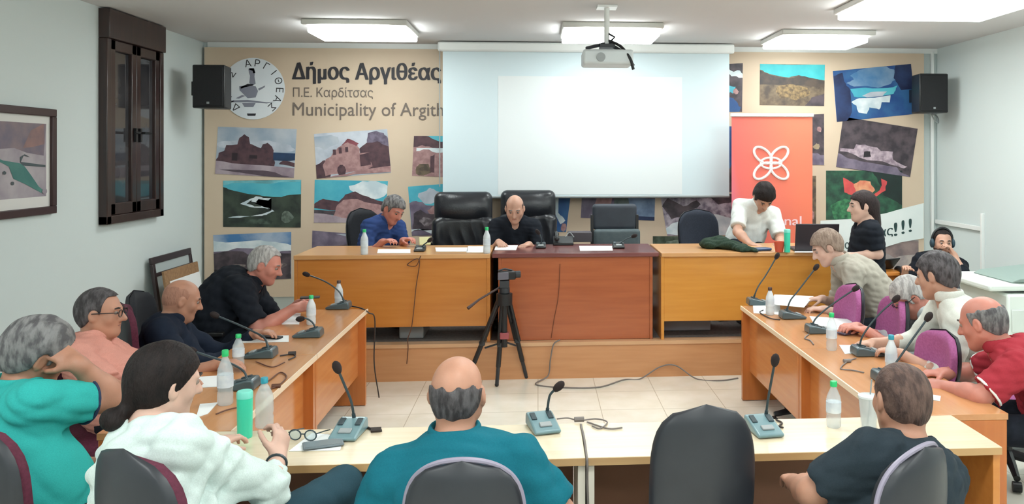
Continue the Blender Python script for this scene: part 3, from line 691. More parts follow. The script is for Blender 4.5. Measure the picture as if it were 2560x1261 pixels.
# ---------------------------------------------------------------- council tables in a horseshoe
w_side = wood('beech_top', (206, 148, 100), (196, 136, 88), 0.22, axis=1)
w_panel = wood('beech_panel', (206, 132, 74), (194, 118, 62), 0.16, axis=1)
w_leg = wood('beech_leg', (196, 116, 56), (184, 104, 48), 0.25, axis=2)
m_edge = mat('light_edge_band', (238, 214, 186), 0.35)
def side_table(xi, xo, y0, y1, label):
    s = 1 if xo > xi else -1; w = abs(xo - xi)
    root = thing('council_table', label, 'table', (xi + s * w / 2, (y0 + y1) / 2, 0))
    a = w / 2; d = (y1 - y0) / 2
    MB().box((-a, -d, ZT - .028), (a, d, ZT)).build('table_top', w_side, root, bevel=.002)
    MB().box((-s * a - .002, -d, ZT - .027), (-s * a + .006, d, ZT + .0006)).build('edge_band', m_edge, root, smooth=False)
    xp = -s * (a - .06); lo, hi = min(xp, xp + s * .018), max(xp, xp + s * .018)
    MB().box((lo, -d + .028, .22), (hi, d - .028, ZT - .029)).build('modesty_panel', w_panel, root, smooth=False)
    for q in (-1, 1):
        yy = q * (d - .02)
        MB().box((-a + .006, yy - .019, 0.005), (a - .006, yy + .019, ZT - .029)).build('end_panel', w_leg, root, bevel=.002)
side_table(-1.245, -1.775, 4.72, 6.10, 'orange council table at the far left, nearest the platform')
side_table(-1.245, -1.775, 3.436, 4.712, 'orange council table at the near left, between the men and the front table')
side_table(1.508, 2.04, 4.68, 6.03, 'orange council table at the far right, nearest the platform')
side_table(1.508, 2.04, 3.43, 4.672, 'orange council table at the near right, beside the man in red')
w_pale = wood('pale_beech_top', (228, 212, 184), (220, 201, 170), 0.25)
w_paleedge = wood('pale_beech_edge', (196, 158, 108), (184, 144, 96), 0.4)
m_in = mat('table_underside', (120, 82, 62), 0.7)
def front_table(x0, x1, y0, y1, label):
    root = thing('council_table', label, 'table', ((x0 + x1) / 2, (y0 + y1) / 2, 0))
    a = (x1 - x0) / 2; d = (y1 - y0) / 2
    MB().box((-a, -d, ZT - .03), (a, d, ZT)).build('table_top', [w_pale], root, bevel=.002)
    MB().box((-a + .001, -d - .002, ZT - .029), (a - .001, -d + .002, ZT - .002)).build('edge_band', w_paleedge, root, smooth=False)
    MB().box((-a + .03, d - .04, .1), (a - .03, d - .02, ZT - .031)).build('modesty_panel', m_in, root, smooth=False)
    for q in (-1, 1):
        xx = q * (a - .014)
        MB().box((xx - .014, -d + .015, .005), (xx + .014, d - .01, ZT - .031)).build('end_panel', mat('pale_leg', (228, 220, 206), .4) if (q > 0) == (x1 < 1) else w_or, root, bevel=.002)
front_table(-1.42, .176, 3.035, 3.43, 'pale council table nearest the camera, left half of the front row')
front_table(.182, 1.78, 3.035, 3.424, 'pale council table nearest the camera, right half of the front row')

# photocopier by the right wall
cp = thing('photocopier', 'white photocopier with a grey lid by the right wall', 'photocopier', (4.07, 6.6, 0))
MB().box((-.36, -.35, 0), (.42, .4, .72)).build('cabinet', mat('copier_white', (222, 230, 224), .5), cp, bevel=.02)
MB().box((-.5, -.33, .74), (.42, .42, .80)).build('scanner_deck', mat('copier_white', (222, 230, 224), .5), cp, bevel=.02)
MB().prism([V(-.3, -.3, .801), V(-.25, -.34, .84), V(.42, -.3, .90), V(.42, -.3, .801)], V(0, .6, 0)).build('lid', mat('copier_grey', (140, 158, 152), .5), cp, bevel=.015)
MB().box((-.3, -.2, .72), (.3, .3, .742)).build('neck', m_grey, cp)
for z in (.2, .42): MB().box((-.33, -.362, z), (.38, -.351, z + .18)).build('paper_drawer', mat('copier_pale', (212, 220, 214), .5), cp, bevel=.008)

# ---------------------------------------------------------------- people
def skin(name, c, c2=None):
    return mat(name, c, 0.5, c2 or tuple(int(v * .92) for v in c), scale=9, sss=0.12, bump=0.05, bscale=220)
def cloth(name, c, c2=None, sc=30):
    return mat(name, c, 0.9, c2 or tuple(int(v * .95) for v in c), scale=sc * 8, bump=0.15, bscale=500, spec=0.2)
def hairm(name, c, c2):
    return mat(name, c, 0.6, c2, scale=60, bump=0.6, bscale=160, stretch=(1, .35, .35), contrast=(.4, .6), spec=0.22)
def frame(yaw, pitch=0, roll=0):
    a = math.radians(yaw); p = math.radians(pitch); r = math.radians(roll)
    f = V(math.sin(a) * math.cos(p), math.cos(a) * math.cos(p), -math.sin(p)); x = V(math.cos(a), -math.sin(a), 0); u = np.cross(x, f)
    x2 = x * math.cos(r) - u * math.sin(r); u2 = u * math.cos(r) + x * math.sin(r)
    return x2, f, u2
def ik(S, W, l1, l2, hint):
    d = W - S; L = np.linalg.norm(d); L2 = min(L, (l1 + l2) * .995)
    W = S + d / L * L2; a = (l1 * l1 - l2 * l2 + L2 * L2) / (2 * L2); hgt = math.sqrt(max(l1 * l1 - a * a, 0))
    n = d / L; hv = np.asarray(hint, float) - n * (np.asarray(hint, float) @ n)
    return S + n * a + nrm(hv) * hgt, W
def hand(s, W, d, n, curl, side, sc, k=.006):
    d = nrm(d); n = nrm(n - d * (n @ d)); t = np.cross(d, n)
    s.rc(W - d * .01, W + d * .02, .026 * sc, .026 * sc, k=.02)
    s.el(W + d * .052 * sc, V(.04, .05, .0165) * sc, [t, d, n], k=.015)
    for i, (o, l) in enumerate(((.030, .072), (.010, .082), (-.010, .077), (-.029, .060))):
        c = curl * (1 + .12 * i)
        st = W + (d * (.088 - .004 * abs(i - 1)) + t * o * side) * sc
        c1, c2, c3 = math.radians(28 * c + 6), math.radians(75 * c + 14), math.radians(110 * c + 20)
        p1 = st + (d * math.cos(c1) + n * math.sin(c1) + t * side * (.05 - .035 * i)) * l * .48 * sc
        p2 = p1 + (d * math.cos(c2) + n * math.sin(c2)) * l * .32 * sc
        p3 = p2 + (d * math.cos(c3) + n * math.sin(c3)) * l * .24 * sc
        s.rc(W + (d * .05 + t * o * .8 * side) * sc, st, .0105 * sc, .0098 * sc, k=.008)
        s.rc(st, p1, .0098 * sc, .0092 * sc, k=k); s.rc(p1, p2, .0092 * sc, .0085 * sc, k=.003); s.rc(p2, p3, .0085 * sc, .0078 * sc, k=.003)
    th = W + (d * .022 + t * side * .026) * sc
    q1 = th + nrm(d * .62 + t * side * .72 + n * .35) * .042 * sc
    q2 = q1 + nrm(d * .85 + t * side * .25 + n * (.3 + .4 * curl)) * .034 * sc
    q3 = q2 + nrm(d * .9 - t * side * .1 + n * (.3 + .5 * curl)) * .024 * sc
    s.rc(th, q1, .015 * sc, .0115 * sc, k=.012); s.rc(q1, q2, .0112 * sc, .010 * sc, k=.003); s.rc(q2, q3, .010 * sc, .0085 * sc, k=.003)

SHORT = [(-.2, -.085), (-.085, -.08), (-.05, -.06), (-.022, -.03), (-.012, .02), (.0, .025), (.012, -.03), (.03, -.02), (.04, .04), (.058, .05), (.078, .062), (.2, .07)]
RECEDE = [(-.2, -.085), (-.085, -.08), (-.05, -.06), (-.022, -.03), (-.012, .02), (.0, .025), (.012, -.02), (.024, .0), (.03, .05), (.04, .085), (.2, .09)]
def person(label, head, yaw, pelvis, hyaw, hpitch=10, hroll=0, hs=1.0, sw=.178, slouch=.03, belly=.03, arms=None, skin_m=None, hair=None, shirt=None, sleeve='short', pants=None, fl=0.0,
           seat=True, face=True, h=.0075, collar=True, glasses=None, beard=None, glen=1.0, shoe=None, big=0.0, trim=None, fold=.012, slv=.80, shf=.885, knees=None, twist=0.0, neck_open=True, arm_r=1.0, lap=None, hair2=None, extra=None, tl=1.0):
    Hc = np.asarray(head, float); P = np.asarray(pelvis, float)
    root = thing('person', label, 'person', (P[0], P[1], fl)); org = V(P[0], P[1], fl)
    hr, hf, hu = frame(hyaw, hpitch, hroll)
    pt = lambda x, y, z: Hc + hs * (x * hr + y * hf + z * hu)
    hfh = nrm(V(hf[0], hf[1], 0))
    tdir = nrm(Hc - P)
    N = Hc - hs * .035 * hf - hs * .165 * nrm(hu * .55 + tdir * .3 + V(0, 0, .25))
    u = nrm(N - P); L = np.linalg.norm(N - P)
    a = math.radians(yaw); bf0 = V(math.sin(a), math.cos(a), 0); br0 = V(math.cos(a), -math.sin(a), 0)
    r = nrm(br0 - u * (br0 @ u)); f = np.cross(u, r)
    if twist:
        q = math.radians(twist); r_s = nrm(r * math.cos(q) - f * math.sin(q)); f_s = np.cross(u, r_s)
    else: r_s, f_s = r, f
    R = [r, f, u]; RS = [r_s, f_s, u]
    C = P + .64 * (N - P) - slouch * f; A = P + .30 * (N - P) - slouch * .8 * f
    Sc = P + shf * (N - P) - slouch * .15 * f
    wS = sw / .178
    S = {+1: Sc + r_s * sw, -1: Sc - r_s * sw}
    def torso(s, e):
        e = e + big
        s.el(P + u * .02, V(.162 * wS + e, .12 + e, .13 + e), R, k=.06)
        s.el(A + f * belly * .5, V(.148 * wS + e + belly * .3, .112 + e + belly * .6, max(.16, L * .3) + e), R, k=.08)
        s.el(C, V(.160 * wS + e, .112 + e, max(.18, L * .36) + e), RS, k=.07)
        s.rc(S[1] - r_s * .03, S[-1] + r_s * .03, .056 + e, .056 + e, k=.06)
        m = N + (Hc - N) * .18 - hf * .01
        for q in (1, -1): s.rc(m, S[q] * .75 + Sc * .25, .044 + e * .6, .046 + e, k=.05)
    # body
    b = SDF(.03); torso(b, 0)
    b.rc(pt(0, -.022, -.05), N, .054 * hs, .060, k=.03)
    b.el(pt(0, -.012, .030), V(.075, .096, .084) * hs, [hr, hf, hu], k=.03)
    b.el(pt(0, -.030, -.012), V(.066, .072, .075) * hs, [hr, hf, hu], k=.03)
    b.el(pt(0, .028, -.030), V(.060, .066, .082) * hs, [hr, hf, hu], k=.03)
    b.rc(pt(0, .062, -.098), pt(0, .070, -.092), .021 * hs, k=.03)
    for q in (1, -1):
        b.rc(pt(q * .054, .0, -.052), pt(q * .012, .066, -.097), .020 * hs, .018 * hs, k=.025)
        b.el(pt(q * .040, .055, -.022), V(.024, .022, .026) * hs, [hr, hf, hu], k=.02)
        b.el(pt(q * .031, .098, .010), V(.019, .015, .012) * hs, [hr, hf, hu], k=.012, op='s')
        b.el(pt(q * .080, -.006, -.006), V(.011, .021, .032) * hs, [nrm(hr + q * .35 * hf), nrm(hf - q * .35 * hr), hu], k=.008)
        b.el(pt(q * .090, .0, -.002), V(.008, .011, .018) * hs, [hr, hf, hu], k=.006, op='s')
        b.rc(pt(q * .012, .086, .024), pt(q * .044, .074, .026), .010 * hs, .009 * hs, k=.012)
    b.rc(pt(0, .086, .016), pt(0, .113, -.026), .009 * hs, .0135 * hs, k=.012)
    for q in (1, -1): b.rc(pt(q * .010, .098, -.030), pt(q * .013, .092, -.031), .009 * hs, k=.008)
    b.rc(pt(-.018, .084, -.053), pt(.018, .084, -.053), .0075 * hs, k=.008); b.rc(pt(-.015, .083, -.064), pt(.015, .083, -.064), .008 * hs, k=.006)
    AR = {}
    for q, sp in (arms or {}).items():
        sp = dict(sp); W = np.asarray(sp['w'], float)
        l1, l2 = .295 * tl, .255 * tl
        if 'e' in sp:
            E = np.asarray(sp['e'], float)
        else: E, W = ik(S[q], W, l1, l2, sp.get('hint', V(0, 0, -1) + .35 * q * r - .1 * f))
        AR[q] = (S[q], E, W, sp)
        b.rc(S[q], E, .050 * arm_r, .041 * arm_r, k=.035); b.rc(E, E + (W - E) * .35, .042 * arm_r, .041 * arm_r, k=.02); b.rc(E + (W - E) * .3, W, .042 * arm_r, .027 * arm_r, k=.02)
        hd = np.asarray(sp.get('hd', nrm(W - E) * V(1, 1, .35)), float)
        hn = np.asarray(sp.get('hn', (0, 0, -1)), float)
        hand(b, W, hd, hn, sp.get('curl', .45), q, sp.get('hsz', .97))
    # legs
    hips = {q: P + r * q * .088 - u * .02 for q in (1, -1)}
    KN, AN = {}, {}
    bfh = nrm(V(bf0[0], bf0[1], 0))
    for q in (1, -1):
        if seat:
            KN[q] = hips[q] + (bfh + br0 * q * .14) * .42 * glen; KN[q][2] = P[2] - .02
            AN[q] = KN[q] + bfh * .02; AN[q][2] = fl + .09
        else:
            KN[q] = hips[q] * .5 + V(*(hips[q][:2] + bfh[:2] * .04), fl + .08) * .5; KN[q] = KN[q] + bfh * .02; AN[q] = V(*hips[q][:2], fl + .09)
        if knees and q in knees:
            KN[q] = np.asarray(knees[q][0], float); AN[q] = np.asarray(knees[q][1], float)
        b.rc(hips[q], KN[q], .070, .050, k=.03); b.rc(KN[q], AN[q], .048, .034, k=.02)
    bo = sdf_object('body', b, h, skin_m, root, org, relax=1)
    # clothes
    rs = np.random.RandomState(int(abs(P[0]) * 911 + P[1] * 77))
    wv = [(rs.normal(size=3) * V(19, 19, 34), rs.uniform(0, 6.3), rs.uniform(.4, 1)) for _ in range(6)]
    def folds(D, X, Y, Z, amp):
        n = 0
        wp = 1.6 * np.sin(9 * X + 7 * Z + 5 * Y) + 1.1 * np.sin(17 * Y - 13 * Z + 4 * X)
        for kk, ph, am in wv: n = n + am * (.5 - np.abs(np.sin(kk[0] * X + kk[1] * Y + kk[2] * Z + ph + wp)))
        return D + amp * n / 2.0
    hem = P - u * (.07 if seat else .10)
    st = SDF(.03); torso(st, .016)
    for q, (s0, E, W, sp) in AR.items():
        if sleeve == 'short':
            end = s0 + (E - s0) * slv
            st.rc(s0 - (E - s0) * .05, end, .066 * arm_r, .066 * arm_r, k=.04, flat=True)
        else:
            st.rc(s0, E, .066 * arm_r, .056 * arm_r, k=.04); st.rc(E, E + (W - E) * (.94 if sleeve == 'long' else .45), .056 * arm_r, .040 * arm_r, k=.02, flat=True)
    nd = nrm(Hc - hs * .035 * hf - N)
    st.rc(N + nd * .045, N + nd * .2, .070, .085, k=.02, op='s')
    if neck_open: st.el(N + f_s * .075 + nd * .03, V(.035, .05, .07), [r_s, f_s, nd], k=.02, op='s')
    def post_shirt(D, X, Y, Z):
        D = folds(D, X, Y, Z, fold)
        pl = -((X - hem[0]) * u[0] + (Y - hem[1]) * u[1] + (Z - hem[2]) * u[2])
        return np.maximum(D, pl.astype(np.float32))
    sdf_object('shirt', st, h, shirt, root, org, post_shirt, relax=1)
    if trim is not None:
        for q, (s0, E, W, sp) in AR.items():
            ax_ = nrm(E - s0); xa = nrm(np.cross(ax_, V(.1, .2, 1))); ya = np.cross(ax_, xa); cc = s0 + (E - s0) * (slv - .005) - org; rr = .066 * arm_r + .001
            MB().tube([cc + rr * (math.cos(t) * xa + math.sin(t) * ya) for t in [k * math.pi / 12 for k in range(25)]], .006, 6).build('sleeve_trim', trim, root)
    if collar:
        c = SDF(.012); cd = nrm(nd * .9 - f_s * .12)
        xx = nrm(r_s - cd * (r_s @ cd)); yy = np.cross(cd, xx)
        c.tor(N + nd * .056 - f_s * .004, [xx, yy, cd], .072, (.011, .030))
        c.el(N + f_s * .085 + nd * .05, V(.022, .04, .06), [r_s, f_s, nd], k=.008, op='s')
        sdf_object('collar', c, .005, collar if collar is not True else shirt, root, org, relax=1)
    t = SDF(.03)
    t.el(P - u * .01, V(.170 * wS, .130, .125), R, k=.05)
    for q in (1, -1):
        t.rc(hips[q], KN[q], .084, .066, k=.04); t.rc(KN[q], AN[q] + (AN[q] - KN[q]) * 0, .064, .052, k=.02, flat=True)
    top = P + u * (.06 if seat else .10)
    def post_tr(D, X, Y, Z):
        D = folds(D, X, Y, Z, .005)
        if seat: return np.maximum(D, (Z - max(P[2] + .085, KN[1][2] + .09, KN[-1][2] + .09) + 0 * D).astype(np.float32))
        return np.maximum(D, ((X - top[0]) * u[0] + (Y - top[1]) * u[1] + (Z - top[2]) * u[2]).astype(np.float32))
    sdf_object('trousers', t, .011, pants or MATS['trousers_dark'], root, org, post_tr)
    for q in (1, -1):
        sh = SDF(.02); hz = V(AN[q][0], AN[q][1], max(AN[q][2] - .055, fl + .032))
        sh.rc(hz - bfh * .05, hz + bfh * .14, .034, .031).rc(AN[q], hz, .036, .036, k=.03)
        zz = fl + .002 if AN[q][2] < fl + .12 else -9
        sdf_object('shoe', sh, .009, shoe or m_black, root, org, lambda D, X, Y, Z, zz=zz: np.maximum(D, (zz - Z) + 0 * D))
    # hair
    def do_hair(hd, name='hair'):
        e = hd.get('t', .011); s = SDF(.03)
        s.el(pt(0, -.012, .030), (V(.075, .096, .084) + V(e, e, hd.get('top', e))) * hs, [hr, hf, hu])
        s.el(pt(0, -.030, -.012), (V(.066, .072, .075) + e) * hs, [hr, hf, hu])
        for x in hd.get('extra', []):
            if x[0] == 'el': s.el(pt(*x[1]), V(*x[2]) * hs, [hr, hf, hu], k=.02)
            else: s.rc(pt(*x[1]), pt(*x[2]), x[3] * hs, x[4] * hs, k=.02)
        keepz = hd.get('free', None)
        line = np.array(hd.get('line', SHORT)); bald = hd.get('bald')
        for q in (1, -1):
            if hd.get('ears', True): s.el(pt(q * .084, .0, -.008), V(.02, .022, .034) * hs, [hr, hf, hu], k=.006, op='s')
        am = hd.get('noise', .003); fq = hd.get('freq', 55)
        def post(D, X, Y, Z):
            x, y, z = X - Hc[0], Y - Hc[1], Z - Hc[2]
            lx = (x * hr[0] + y * hr[1] + z * hr[2]) / hs; ly = (x * hf[0] + y * hf[1] + z * hf[2]) / hs; lz = (x * hu[0] + y * hu[1] + z * hu[2]) / hs
            n = np.sin(fq * lx * 1.7 + 3 * np.sin(21 * ly)) * np.sin(fq * ly * .55 + 2 * np.sin(30 * lx + 14 * lz)) + .5 * np.sin(fq * 2.3 * lx + fq * .8 * lz)
            D = D + am * n * .7
            if keepz is not None:
                cut = np.where(ly < keepz, -1.0, (np.interp(ly, line[:, 0], line[:, 1]) - lz)) + .004 * n
            else: cut = np.interp(ly, line[:, 0], line[:, 1]) - lz + .003 * n
            D = np.maximum(D, (cut * .8 * hs).astype(np.float32))
            if bald is not None:
                bb = np.array(bald); D = np.maximum(D, ((lz - np.interp(ly, bb[:, 0], bb[:, 1]) - .10 * np.maximum(np.abs(lx) - hd.get('bw', .05), 0) * 8 + .009 * n + .004 * np.sin(140 * lx + 3 * np.sin(60 * lz))) * .8 * hs).astype(np.float32))
            return D
        sdf_object(name, s, min(h, .006), hd['m'], root, org, post, relax=1)
    if hair: do_hair(hair)
    if hair2: do_hair(hair2, 'hair')
    if beard:
        s = SDF(.02)
        s.el(pt(0, .030, -.032), (V(.060, .066, .082) + .004) * hs, [hr, hf, hu]); s.rc(pt(0, .062, -.098), pt(0, .070, -.092), .026 * hs)
        for q in (1, -1): s.rc(pt(q * .054, .0, -.052), pt(q * .012, .066, -.097), .024 * hs, .022 * hs)
        def postb(D, X, Y, Z):
            x, y, z = X - Hc[0], Y - Hc[1], Z - Hc[2]
            lx = (x * hr[0] + y * hr[1] + z * hr[2]) / hs; ly = (x * hf[0] + y * hf[1] + z * hf[2]) / hs; lz = (x * hu[0] + y * hu[1] + z * hu[2]) / hs
            D = np.maximum(D, lz + .040 - .35 * np.maximum(np.abs(lx) - .03, 0))
            m_ = .014 - np.sqrt((lx / 2) ** 2 + (lz + .058) ** 2)
            return np.maximum(D, m_.astype(np.float32)).astype(np.float32)
        sdf_object('beard', s, .005, beard, root, org, postb)
    if face:
        for q in (1, -1):
            p = pt(q * .031, .0775, .008) - org
            MB().ball(tuple(p), .0125 * hs, 0, 12).ball(tuple(p + hf * .0065 * hs - hu * .001), .0075 * hs, 1, 10).build('eye', [MATS['eye_white'], MATS['eye_dark']], root)
            MB().tube([tuple(pt(q * .016, .092, .029) - org), tuple(pt(q * .032, .091, .033) - org), tuple(pt(q * .047, .079, .029) - org)], [.004 * hs, .005 * hs, .003 * hs], 6).build('eyebrow', (hair or {}).get('brow', MATS['brow_dark']), root)
        MB().tube([tuple(pt(-.019, .0905, -.0585) - org), tuple(pt(0, .0935, -.0575) - org), tuple(pt(.019, .0905, -.0585) - org)], [.0014, .0022, .0014], 6).build('mouth', MATS['lip'], root)
    if glasses:
        g = MB()
        for q in (1, -1):
            g.tube([tuple(pt(q * .033 + .023 * math.cos(k * math.pi / 8), .103, .006 + .018 * math.sin(k * math.pi / 8)) - org) for k in range(17)], .0022, 6)
            g.tube([tuple(pt(q * .055, .103, .012) - org), tuple(pt(q * .079, .07, .014) - org), tuple(pt(q * .086, -.01, .008) - org)], .0026, 6)
        g.tube([tuple(pt(-.011, .103, .01) - org), tuple(pt(.011, .103, .01) - org)], .0022, 6)
        g.build('glasses', glasses, root)
    root['_j'] = 1
    del root['_j']
    return root, dict(pt=pt, org=org, N=N, S=S, AR=AR, hr=hr, hf=hf, hu=hu, f=f, r=r, u=u, P=P, KN=KN, L=L)

mat('trousers_dark', (36, 40, 50), .9, (28, 32, 40), scale=30, spec=.2)
mat('eye_white', (150, 132, 122), .35); mat('eye_dark', (40, 28, 24), .2); mat('brow_dark', (58, 48, 44), .8); mat('lip', (132, 74, 70), .5)
brow_g = mat('brow_grey', (120, 112, 108), .8)
sk_tan = skin('skin_tan', (188, 136, 112)); sk_red = skin('skin_ruddy', (204, 134, 118)); sk_pale = skin('skin_pale', (216, 176, 158)); sk_mid = skin('skin_mid', (202, 156, 134)); sk_olive = skin('skin_olive', (180, 128, 104))
h_grey = hairm('hair_grey', (128, 126, 126), (84, 82, 84)); h_white = hairm('hair_white', (186, 182, 180), (146, 142, 140)); h_dark = hairm('hair_dark', (24, 18, 18), (34, 26, 25)); h_brown = hairm('hair_brown', (92, 74, 64), (70, 56, 50)); h_salt = hairm('hair_salt', (92, 88, 90), (58, 54, 56)); h_ash = hairm('hair_ash', (124, 104, 92), (150, 130, 116))
h_short = hairm('hair_cropped', (104, 82, 74), (72, 56, 52)); h_brownblack = hairm('hair_brown_black', (50, 38, 38), (36, 28, 28))
c_teal = cloth('polo_teal', (52, 170, 164)); c_deepteal = cloth('polo_deep_teal', (22, 104, 120)); c_pink = cloth('polo_pink', (214, 150, 136)); c_navy = cloth('shirt_navy', (28, 36, 52)); c_black = cloth('polo_black', (26, 30, 38)); c_blue = cloth('polo_blue', (46, 68, 118)); c_white = cloth('shirt_white', (222, 226, 224)); c_wwhite = cloth('blouse_white', (212, 226, 222)); c_gray = cloth('shirt_stone', (172, 166, 154)); c_red = cloth('polo_red', (168, 52, 64)); c_char = cloth('tee_charcoal', (44, 54, 62)); c_ivory = cloth('shirt_ivory', (214, 216, 208)); c_pale = cloth('shirt_pale_grey', (204, 210, 212))
p_jean = cloth('jeans_blue', (44, 72, 84)); p_dark = MATS['trousers_dark']
BALD = [(-.2, .045), (-.10, .05), (-.07, .042), (0, .038), (.05, .03), (.2, .02)]
HALF = [(-.2, .06), (-.10, .065), (-.06, .06), (0, .055), (.04, .05), (.2, .05)]
def hd(px, py, Y): return aty(px, py, Y)
ZS = .57      # hip height on a chair
PEOPLE = {}

# 1 man in teal, left front
o, j = person('person in a bright teal polo with grey hair, head propped on one hand', hd(96, 880, 3.10), 40, (-1.66, 2.92, ZS), 46, 20, 14, hs=1.04, skin_m=sk_olive,
    hair=dict(m=h_grey, t=.016, noise=.005, line=SHORT), shirt=c_teal, trim=mat('trim_navy', (24, 40, 70), .8), slv=.62, shf=.80, belly=.06, slouch=.05, arm_r=1.12, h=.0065,
    arms={1: dict(w=aty(196, 912, 3.06), e=aty(286, 1000, 3.16), hd=V(-.6, .1, .35), hn=V(-.3, .5, -.5), curl=.9), -1: dict(w=(-1.72, 3.22, .65), hint=V(-.6, 0, -.6))})
# 2 woman with bun
o, j = person('person in a white blouse with dark hair in a low bun, seen from behind', hd(412, 955, 2.68), 36, (-1.04, 2.55, ZS), 42, 12, 4, hs=1.03, sw=.172, skin_m=sk_pale, slouch=.05, belly=.0, h=.0065, collar=False, neck_open=False,
    hair=dict(m=h_dark, t=.012, noise=.0018, freq=40, line=[(-.3, -.3), (-.064, -.3), (-.058, -.085), (-.03, -.058), (-.012, -.042), (0, -.022), (.02, .0), (.05, .035), (.075, .06), (.2, .07)], ears=False, extra=[('el', (-.008, -.122, -.112), (.042, .032, .034)), ('rc', (0, -.07, -.04), (-.003, -.100, -.098), .030, .020)], brow=MATS['brow_dark']), shirt=c_wwhite, shf=.84, sleeve='long3', pants=p_jean, big=.008, fold=.018,
    arms={1: dict(e=aty(672, 1222, 2.74), w=aty(694, 1150, 2.93), hd=V(.02, .45, .75), hn=V(-.7, .5, .1), curl=.9), -1: dict(w=(-1.2, 3.1, .74))}, knees={1: ((-.70, 3.02, .63), (-.60, 3.12, .2)), -1: ((-.95, 2.98, .55), (-.9, 3.0, .09))})
w_j = j
# 3 man in pink
o, j = person('person in a salmon pink polo and glasses, sitting in profile on the left', hd(252, 782, 4.25), 84, (-2.02, 4.15, ZS), 84, 4, 0, skin_m=sk_tan, hair=dict(m=h_salt, t=.010, noise=.0025, line=RECEDE), shirt=c_pink, shf=.83, belly=.07, slouch=.03,
    arms={1: dict(w=(-1.74, 4.05, .735), e=(-1.93, 3.90, .74), curl=.5), -1: dict(w=(-1.66, 4.4, .735))}, glasses=m_black)
# 4 navy
o, j = person('person with a shaved head in a dark navy shirt, arms on the left table', hd(456, 750, 5.0), 80, (-2.08, 4.92, ZS - .02), 66, 18, 0, skin_m=sk_tan, hair=dict(m=hairm('hair_stubble', (172, 126, 106), (160, 116, 98)), t=.0025, noise=.0006, line=RECEDE, bald=HALF), shirt=c_navy, sleeve='long', slouch=.05,
    arms={1: dict(w=(-1.80, 4.84, .655), hint=V(.3, -.6, -.3)), -1: dict(w=(-1.72, 5.12, .735))})
# 5 black
o, j = person('heavyset person with grey hair in a black polo, leaning over the far left table', hd(664, 662, 5.80), 88, (-2.17, 5.72, ZS + .04), 90, 22, 0, hs=1.05, skin_m=sk_red, hair=dict(m=h_white, t=.010, noise=.003, line=RECEDE, brow=brow_g), shirt=c_black, belly=.09, slouch=.12, arm_r=1.2, sw=.2, big=.015,
    arms={1: dict(w=aty(735, 772, 5.62), hd=V(1, .1, .15), hn=V(0, .6, -.6), curl=.8, hint=V(-.2, -.3, -1)), -1: dict(w=aty(748, 760, 5.95), hd=V(1, -.2, .1), hn=V(0, -.6, -.5), curl=.8)})
# 6 blue, behind desk
o, j = person('grey-haired person in a blue polo, looking down at the left desk', hd(984, 524, 7.62), 128, (-1.50, 7.72, ZP + ZS), 132, 32, -8, hs=1.04, skin_m=sk_red, hair=dict(m=h_grey, t=.015, noise=.004, line=SHORT, brow=brow_g), shirt=c_blue, slouch=.05, fl=ZP, h=.008,
    arms={1: dict(w=(-1.36, 7.30, ZD + .045), curl=.5), -1: dict(w=(-1.19, 7.36, ZD + .05), hd=V(.6, -.4, .2), curl=.6)})
# 7 centre
o, j = person('bald person in a black polo sitting behind the cherry desk', hd(1287, 522, 7.55), 180, (-.22, 7.72, ZP + ZS), 182, 26, 0, hs=1.04, skin_m=sk_mid, hair=dict(m=h_short, t=.003, noise=.001, line=RECEDE, bald=BALD, brow=brow_g), shirt=c_black, fl=ZP, h=.008, slouch=.04,
    arms={1: dict(w=aty(1247, 606, 7.28), hd=V(.3, -1, -.1), curl=.5), -1: dict(w=aty(1322, 612, 7.28), hd=V(-.6, -.8, -.05), curl=.5)})
MB().cbox((.095, -.165, .90 - .3), (.05, .008, .016)).build('chest_logo', m_paper, o, smooth=False)
# 8 white shirt
o, j = person('dark-haired person in a white shirt bent over the right desk before the banner', hd(1910, 492, 7.52), 178, (1.97, 7.80, ZP + ZS + .09), 178, 56, 0, hs=1.06, skin_m=sk_mid, hair=dict(m=h_dark, t=.021, noise=.004, line=SHORT, top=.022), shirt=c_white, sleeve='short', fl=ZP, h=.008, slouch=.03, arm_r=1.05,
    arms={1: dict(w=aty(1876, 612, 7.22), hd=V(.6, -.6, -.05), hint=V(-.7, 0, -.8)), -1: dict(w=aty(1952, 607, 7.25), hd=V(-.5, -.8, -.05))})
# 9 standing woman
o, j = person('standing person with long dark hair and a black t-shirt, in profile by the right desk', hd(2155, 515, 6.35), -84, (2.60, 6.36, .86), -86, 6, 0, hs=.99, sw=.155, skin_m=sk_pale, hair=dict(m=h_brownblack, t=.014, noise=.002, free=-.02, line=SHORT, ears=False, extra=[('rc', (0, -.075, -.0), (0, -.085, -.16), .066, .05)]), shirt=c_black, pants=p_jean, seat=False, belly=.0, slouch=.0, h=.008, collar=False, arm_r=.86, tl=.92,
    arms={-1: dict(w=(2.42, 6.24, 1.04), e=(2.62, 6.16, 1.06), hd=V(-1, .1, .15)), 1: dict(w=(2.42, 6.46, 1.05), hd=V(-1, 0, .1))})
